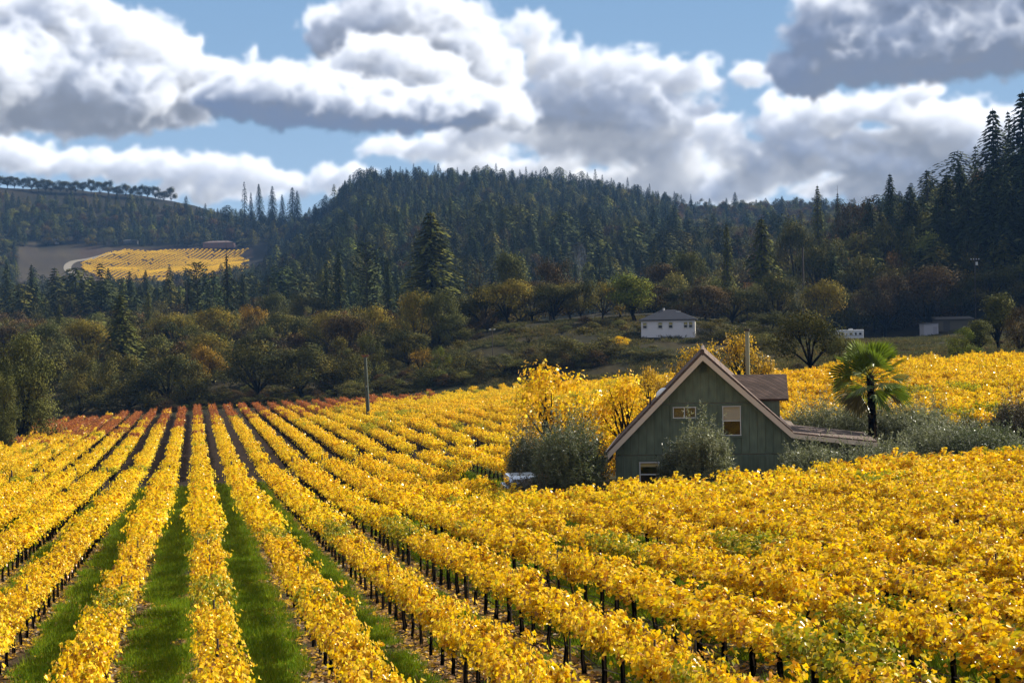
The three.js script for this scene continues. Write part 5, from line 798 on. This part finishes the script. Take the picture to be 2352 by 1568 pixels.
// ---------------------------------------------------------------- the far vineyard and its track
{
  const R = rng(88), T = new Tri(), im = [], d0 = 1232, d1 = 1395;
  const edge = (px, d) => { const t = (d - d0) / (d1 - d0); const l = t < 0.62 ? lerp(255, 190, sstep(0, .5, t)) : lerp(190, 285, (t - 0.62) / 0.38); return px > l && px < 566 + 10 * Math.sin(d * 0.1); };
  for (let v = 0; v < 3; v++) { const g = new Tri(), r = rng(150 + v); for (let k = 0; k < 120; k++) { const x = (r() - .5) * 0.9, y = 0.4 + 1.0 * r(), z = (r() - .5) * 3.4, n = norm([x * 1.5, 0.6, (r() - .5) * 0.6]); g.leaf(x, y, z, perp(n, r), n, 0.42, 0.36, vineTone(r, 0), 0.3); } im.push([g.geo(), []]); }
  // rows run up the slope, leaning a little to the right
  for (let k = -40; k < 130; k++) for (let d = d0; d < d1; d += 3.3) { const x = (190 - 1176) / FPX * 1300 + k * 3.9 + (d - d0) * 0.2, px = 1176 + FPX * x / d; if (!edge(px, d)) continue; if (d > 1254 && d < 1261) continue; if (R() < 0.03) continue; im[Math.floor(R() * 3)][1].push([x + (R() - .5) * 0.3, -d]); }
  const G = new THREE.Group(); G.name = 'far_vineyard'; tag(G, 'small golden vineyard of slanting rows on the far left hillside', 'vineyard', null, 'stuff'); scene.add(G);
  const M = new THREE.Matrix4(), Q = new THREE.Quaternion().setFromAxisAngle(new THREE.Vector3(0, 1, 0), -0.2);
  im.forEach(([g, l]) => { const o = new THREE.InstancedMesh(g, vineLeaf, l.length); o.name = 'vine_foliage'; o.userData.kind = 'stuff'; l.forEach(([x, z], i) => o.setMatrixAt(i, M.compose(new THREE.Vector3(x, land(x, z), z), Q, new THREE.Vector3(1, 1, 1)))); o.castShadow = o.receiveShadow = true; G.add(o); });
  // the pale track curving round its left end
  const pts = [[290, 577], [230, 590], [172, 602], [158, 614], [168, 628], [195, 640], [225, 650]].map(([px, py]) => { let lo = 1150, hi = 1500; for (let i = 0; i < 30; i++) { const m = (lo + hi) / 2, x = (px - 1176) / FPX * m, y = HZ(px) - land(x, -m) / m * FPX; if (y > py) lo = m; else hi = m; } const x = (px - 1176) / FPX * lo; return new THREE.Vector3(x, 0, -lo); });
  const curve = new THREE.CatmullRomCurve3(pts), N = 60, pos = [], idx = []; for (let i = 0; i <= N; i++) { const p = curve.getPoint(i / N), t = curve.getTangent(i / N), s = new THREE.Vector3(-t.z, 0, t.x).normalize().multiplyScalar(3); for (const q of [-1, 1]) { const x = p.x + s.x * q, z = p.z + s.z * q; pos.push(x, land(x, z) + 0.5, z); } if (i < N) idx.push(i * 2, i * 2 + 1, i * 2 + 2, i * 2 + 1, i * 2 + 3, i * 2 + 2); }
  const g = new THREE.BufferGeometry(); g.setAttribute('position', new THREE.BufferAttribute(new Float32Array(pos), 3)); g.setIndex(idx); g.computeVertexNormals(); const road = mesh('dirt_track', g, std(lin(0.16, 0.14, 0.11), 1, { side: THREE.DoubleSide })); road.userData.kind = 'structure';
}
// ---------------------------------------------------------------- trees along the left ridge, and on the skyline of the conifer hill
{
  let n = 0; const R = rng(17);
  for (let px = -8; px < 400; px += 13 + 9 * R()) { const d = 1690, p = onLand(px, d), h = 11 + 5 * R(), V = variant('oak/oak', n % 2), o = thing('ridge_tree', `dark ridge tree, ${ordinal(n++)} from the left edge on the left skyline`, 'tree', 'trees along the left ridge'); o.position.copy(p); V.leaf.computeBoundingBox(); const w = 9 + 6 * R(); o.scale.set(w, h, w); o.rotation.y = R() * 6; mesh('trunk', V.wood, woodMat, o); mesh('crown', V.leaf, crownMat, o); }
  const group = 'conifers left of the conifer hill'; [[568, 415, 20], [583, 440, 18], [602, 420, 30], [632, 425, 30], [655, 445, 24], [678, 428, 34], [690, 436, 28]].forEach(([px, py, w], k) => tree('skyline_conifer', `skyline conifer, ${ordinal(k)} from the left in the group left of the wooded hill`, 'conifer', k === 0 ? 'spruce/pine' : 'fir/pine', px, py, w * 1.5, 1480, group, k % 2));
  n = 0; for (let px = 800; px < 1600; px += 13 + 9 * R()) { const d = 1515 + 10 * R(), p = onLand(px, d), h = 15 + 10 * R() * R(), V = variant('spruce/fir', Math.floor(R() * 3)), o = thing('hilltop_conifer', `hilltop conifer, ${ordinal(n++)} from the left along the skyline of the wooded hill`, 'conifer', 'conifers along the hill skyline'); o.position.copy(p); o.scale.set(h * (0.9 + 0.3 * R()), h, h); o.rotation.y = R() * 6; mesh('trunk', V.wood, woodMat, o); mesh('crown', V.leaf, needleMat, o); }
}
// ---------------------------------------------------------------- grass in the alleys and fallen leaves
{
  const R = rng(303), M = new THREE.Matrix4(), Q = new THREE.Quaternion(), E = new THREE.Euler(), col = new THREE.Color(), gm = new THREE.MeshPhysicalMaterial({ vertexColors: true, roughness: 1, specularIntensity: 0.15, transmission: 0.35, thickness: 0, side: THREE.DoubleSide });
  const tufts = [0, 1, 2].map((v) => { const r = rng(40 + v), T = new Tri(); for (let k = 0; k < 22; k++) { const a = r() * 6.28, b = r() * 0.11, d = norm([Math.cos(a) * 0.5, 1, Math.sin(a) * 0.5]), n = perp(d, r), L = 0.09 + 0.13 * r(); T.leaf(Math.cos(a) * b * 1.3, 0, Math.sin(a) * b * 1.3, d, n, L, 0.012, shade([[0.140, 0.235, 0.006], [0.105, 0.190, 0.006], [0.185, 0.265, 0.007]][k % 3], 0.8 + 0.4 * r()), 0.2); } return T.geo(); });
  const spots = tufts.map(() => []);
  for (let i = 0; i < 150000; i++) {
    const w = 16 + 106 * Math.pow(R(), 1.35), u = -14 + 34 * R(), [x, z] = fromUW(u, w), d = -z, px = 1176 + FPX * x / d; if (px < -60 || px > 2420 || d < 17) continue;
    const f = ((u - U0) / SPACING % 1 + 1) % 1, a = Math.abs(f - 0.5) * SPACING, ui = (u - U0) / SPACING; if (a > 0.95) continue;
    const c = [0, 0, 0]; groundColor(x, z, c); if (c[1] < c[0] * 1.12) continue; spots[Math.floor(R() * 3)].push([x, z]);
  }
  const G = new THREE.Group(); G.name = 'alley_grass'; tag(G, 'green grass growing in strips between the vine rows', 'grass', null, 'stuff'); scene.add(G);
  tufts.forEach((g, v) => { const o = new THREE.InstancedMesh(g, gm, spots[v].length); o.name = 'grass_tufts'; o.userData.kind = 'stuff'; spots[v].forEach(([x, z], i) => { const s = (0.8 + 0.6 * R()) * (1 + Math.max(0, -z - 40) * 0.008); E.set((R() - .5) * 0.3, R() * 6.28, (R() - .5) * 0.3); o.setMatrixAt(i, M.compose(new THREE.Vector3(x, land(x, z) - 0.01, z), Q.setFromEuler(E), new THREE.Vector3(s, s * (0.8 + 0.5 * R()), s))); const t = 0.8 + 0.4 * R(); o.setColorAt(i, col.setRGB(t * (0.85 + 0.5 * R()), t, t)); }); G.add(o); });
  // dry grass on the knoll and along the vineyard edge
  const dry = [0, 1].map((v) => { const r = rng(90 + v), D = new Tri(); for (let k = 0; k < 26; k++) { const a = r() * 6.28, b = r() * 0.45, d = norm([Math.cos(a) * 0.7, 1, Math.sin(a) * 0.7]), n = perp(d, r); D.leaf(Math.cos(a) * b, -0.03, Math.sin(a) * b, d, n, 0.25 + 0.3 * r(), 0.05, shade([[0.115, 0.088, 0.030], [0.070, 0.066, 0.018], [0.045, 0.056, 0.014]][k % 3], 0.7 + 0.6 * r()), 0.2); } return D.geo(); }), hs = [[], []];
  for (let i = 0; i < 42000; i++) { const px = 780 + 1620 * R(), d = px < 1300 ? 276 + 74 * R() : 178 + 190 * R(); if (d < farLimit(px) + 3 || d > 370) continue; const x = (px - 1176) / FPX * d; if (noise3(x * 0.12, 14, -d * 0.12) < -0.15 + 0.2 * R()) continue; hs[i % 2].push([x, -d]); }
  const HG = new THREE.Group(); HG.name = 'hillside_grass'; tag(HG, 'dry tufted grass over the knoll and the vineyard edge', 'grass', null, 'stuff'); scene.add(HG);
  dry.forEach((g, v) => { const o = new THREE.InstancedMesh(g, gm, hs[v].length); o.name = 'dry_tufts'; o.userData.kind = 'stuff'; hs[v].forEach(([x, z], i) => { const s = 0.9 + 1.1 * R(); E.set((R() - .5) * 0.3, R() * 6.28, (R() - .5) * 0.3); o.setMatrixAt(i, M.compose(new THREE.Vector3(x, land(x, z), z), Q.setFromEuler(E), new THREE.Vector3(s, s * 0.8, s))); const t = 0.6 + 0.8 * R(), w = noise3(x * 0.05, 3, z * 0.05); o.setColorAt(i, col.setRGB(t * (1 + 0.3 * w), t, t * (1 - 0.2 * w))); }); HG.add(o); });
  const T = new Tri(), LO = [[0, -0.05], [0.055, -0.045], [0.06, 0.005], [0.035, 0.012], [0, 0.065], [-0.036, 0.014], [-0.062, 0.0], [-0.052, -0.046]]; T.vert(0, 0.004, 0, 0, 1, 0, [1, 1, 1]); for (const [a, b] of LO) T.vert(a, 0.004 + 0.3 * Math.abs(a), b, -a * 6, 1, 0, [1, 1, 1]); for (let k = 1; k <= 8; k++) T.i.push(0, k % 8 + 1, k); const lg = T.geo(), L = [];
  for (let i = 0; i < 260000; i++) { const w = 15 + 92 * Math.pow(R(), 1.3), u = -14 + 34 * R(), [x, z] = fromUW(u, w), d = -z, px = 1176 + FPX * x / d; if (px < -60 || px > 2420 || d < 16) continue; const f = ((u - U0) / SPACING % 1 + 1) % 1, a = Math.abs(f - 0.5) * SPACING; if (R() > 0.30 + 0.70 * sstep(0.15, 0.9, a)) continue; if (noise3(x * 0.8, 6, z * 0.8) < -0.28) continue; L.push([x, z]); }
  const o = new THREE.InstancedMesh(lg, leafMat({ transmission: 0.25, clearcoat: 0.1 }), L.length); o.name = 'fallen_leaves'; tag(o, 'fallen yellow and brown vine leaves strewn over the alleys', 'leaves', null, 'stuff');
  L.forEach(([x, z], i) => { const s = 0.65 + 0.6 * R(); E.set((R() - .5) * 0.9, R() * 6.28, (R() - .5) * 0.9); o.setMatrixAt(i, M.compose(new THREE.Vector3(x, land(x, z) + 0.015 + 0.03 * R(), z), Q.setFromEuler(E), new THREE.Vector3(s, s, s))); const k = R(); o.setColorAt(i, k < 0.36 ? col.setRGB(0.60, 0.36, 0.02) : k < 0.72 ? col.setRGB(0.30, 0.17, 0.06) : k < 0.92 ? col.setRGB(0.17, 0.10, 0.05) : col.setRGB(0.42, 0.34, 0.22)); }); scene.add(o);
  console.log('grass', spots.map((s) => s.length).join(' '), 'leaves', L.length);
}
// ---------------------------------------------------------------- thin wood smoke
{
  const R = rng(9), sm = new THREE.MeshStandardMaterial({ color: lin(0.75, 0.76, 0.8), roughness: 1, transparent: true, opacity: 0.012 });
  for (const [label, px, py, d, n] of [['thin white smoke drifting up behind the golden-brown oak', 1328, 640, 384, 9], ['faint smoke above the grey-roofed house', 1832, 700, 350, 5]]) {
    const b = scr(px, py, d), G = []; for (let k = 0; k < n; k++) { const g = new THREE.IcosahedronGeometry(0.35 + 0.16 * k * (0.7 + 0.5 * R()), 3), p = g.attributes.position; for (let i = 0; i < p.count; i++) { const q = 1 + 0.5 * noise3(p.getX(i) * 0.9 + k * 5, p.getY(i) * 0.9, p.getZ(i) * 0.9); p.setXYZ(i, p.getX(i) * q * 0.8, p.getY(i) * q * 1.5, p.getZ(i) * q * 0.8); } g.computeVertexNormals(); g.translate(0.25 * k * (R() - .2), k * 0.8, (R() - .5) * 1.5); G.push(g); }
    const o = mesh('smoke', mergeGeometries(G), sm); o.position.copy(b); tag(o, label, 'smoke', null, 'stuff');
  }
}
renderer.render(scene, camera);
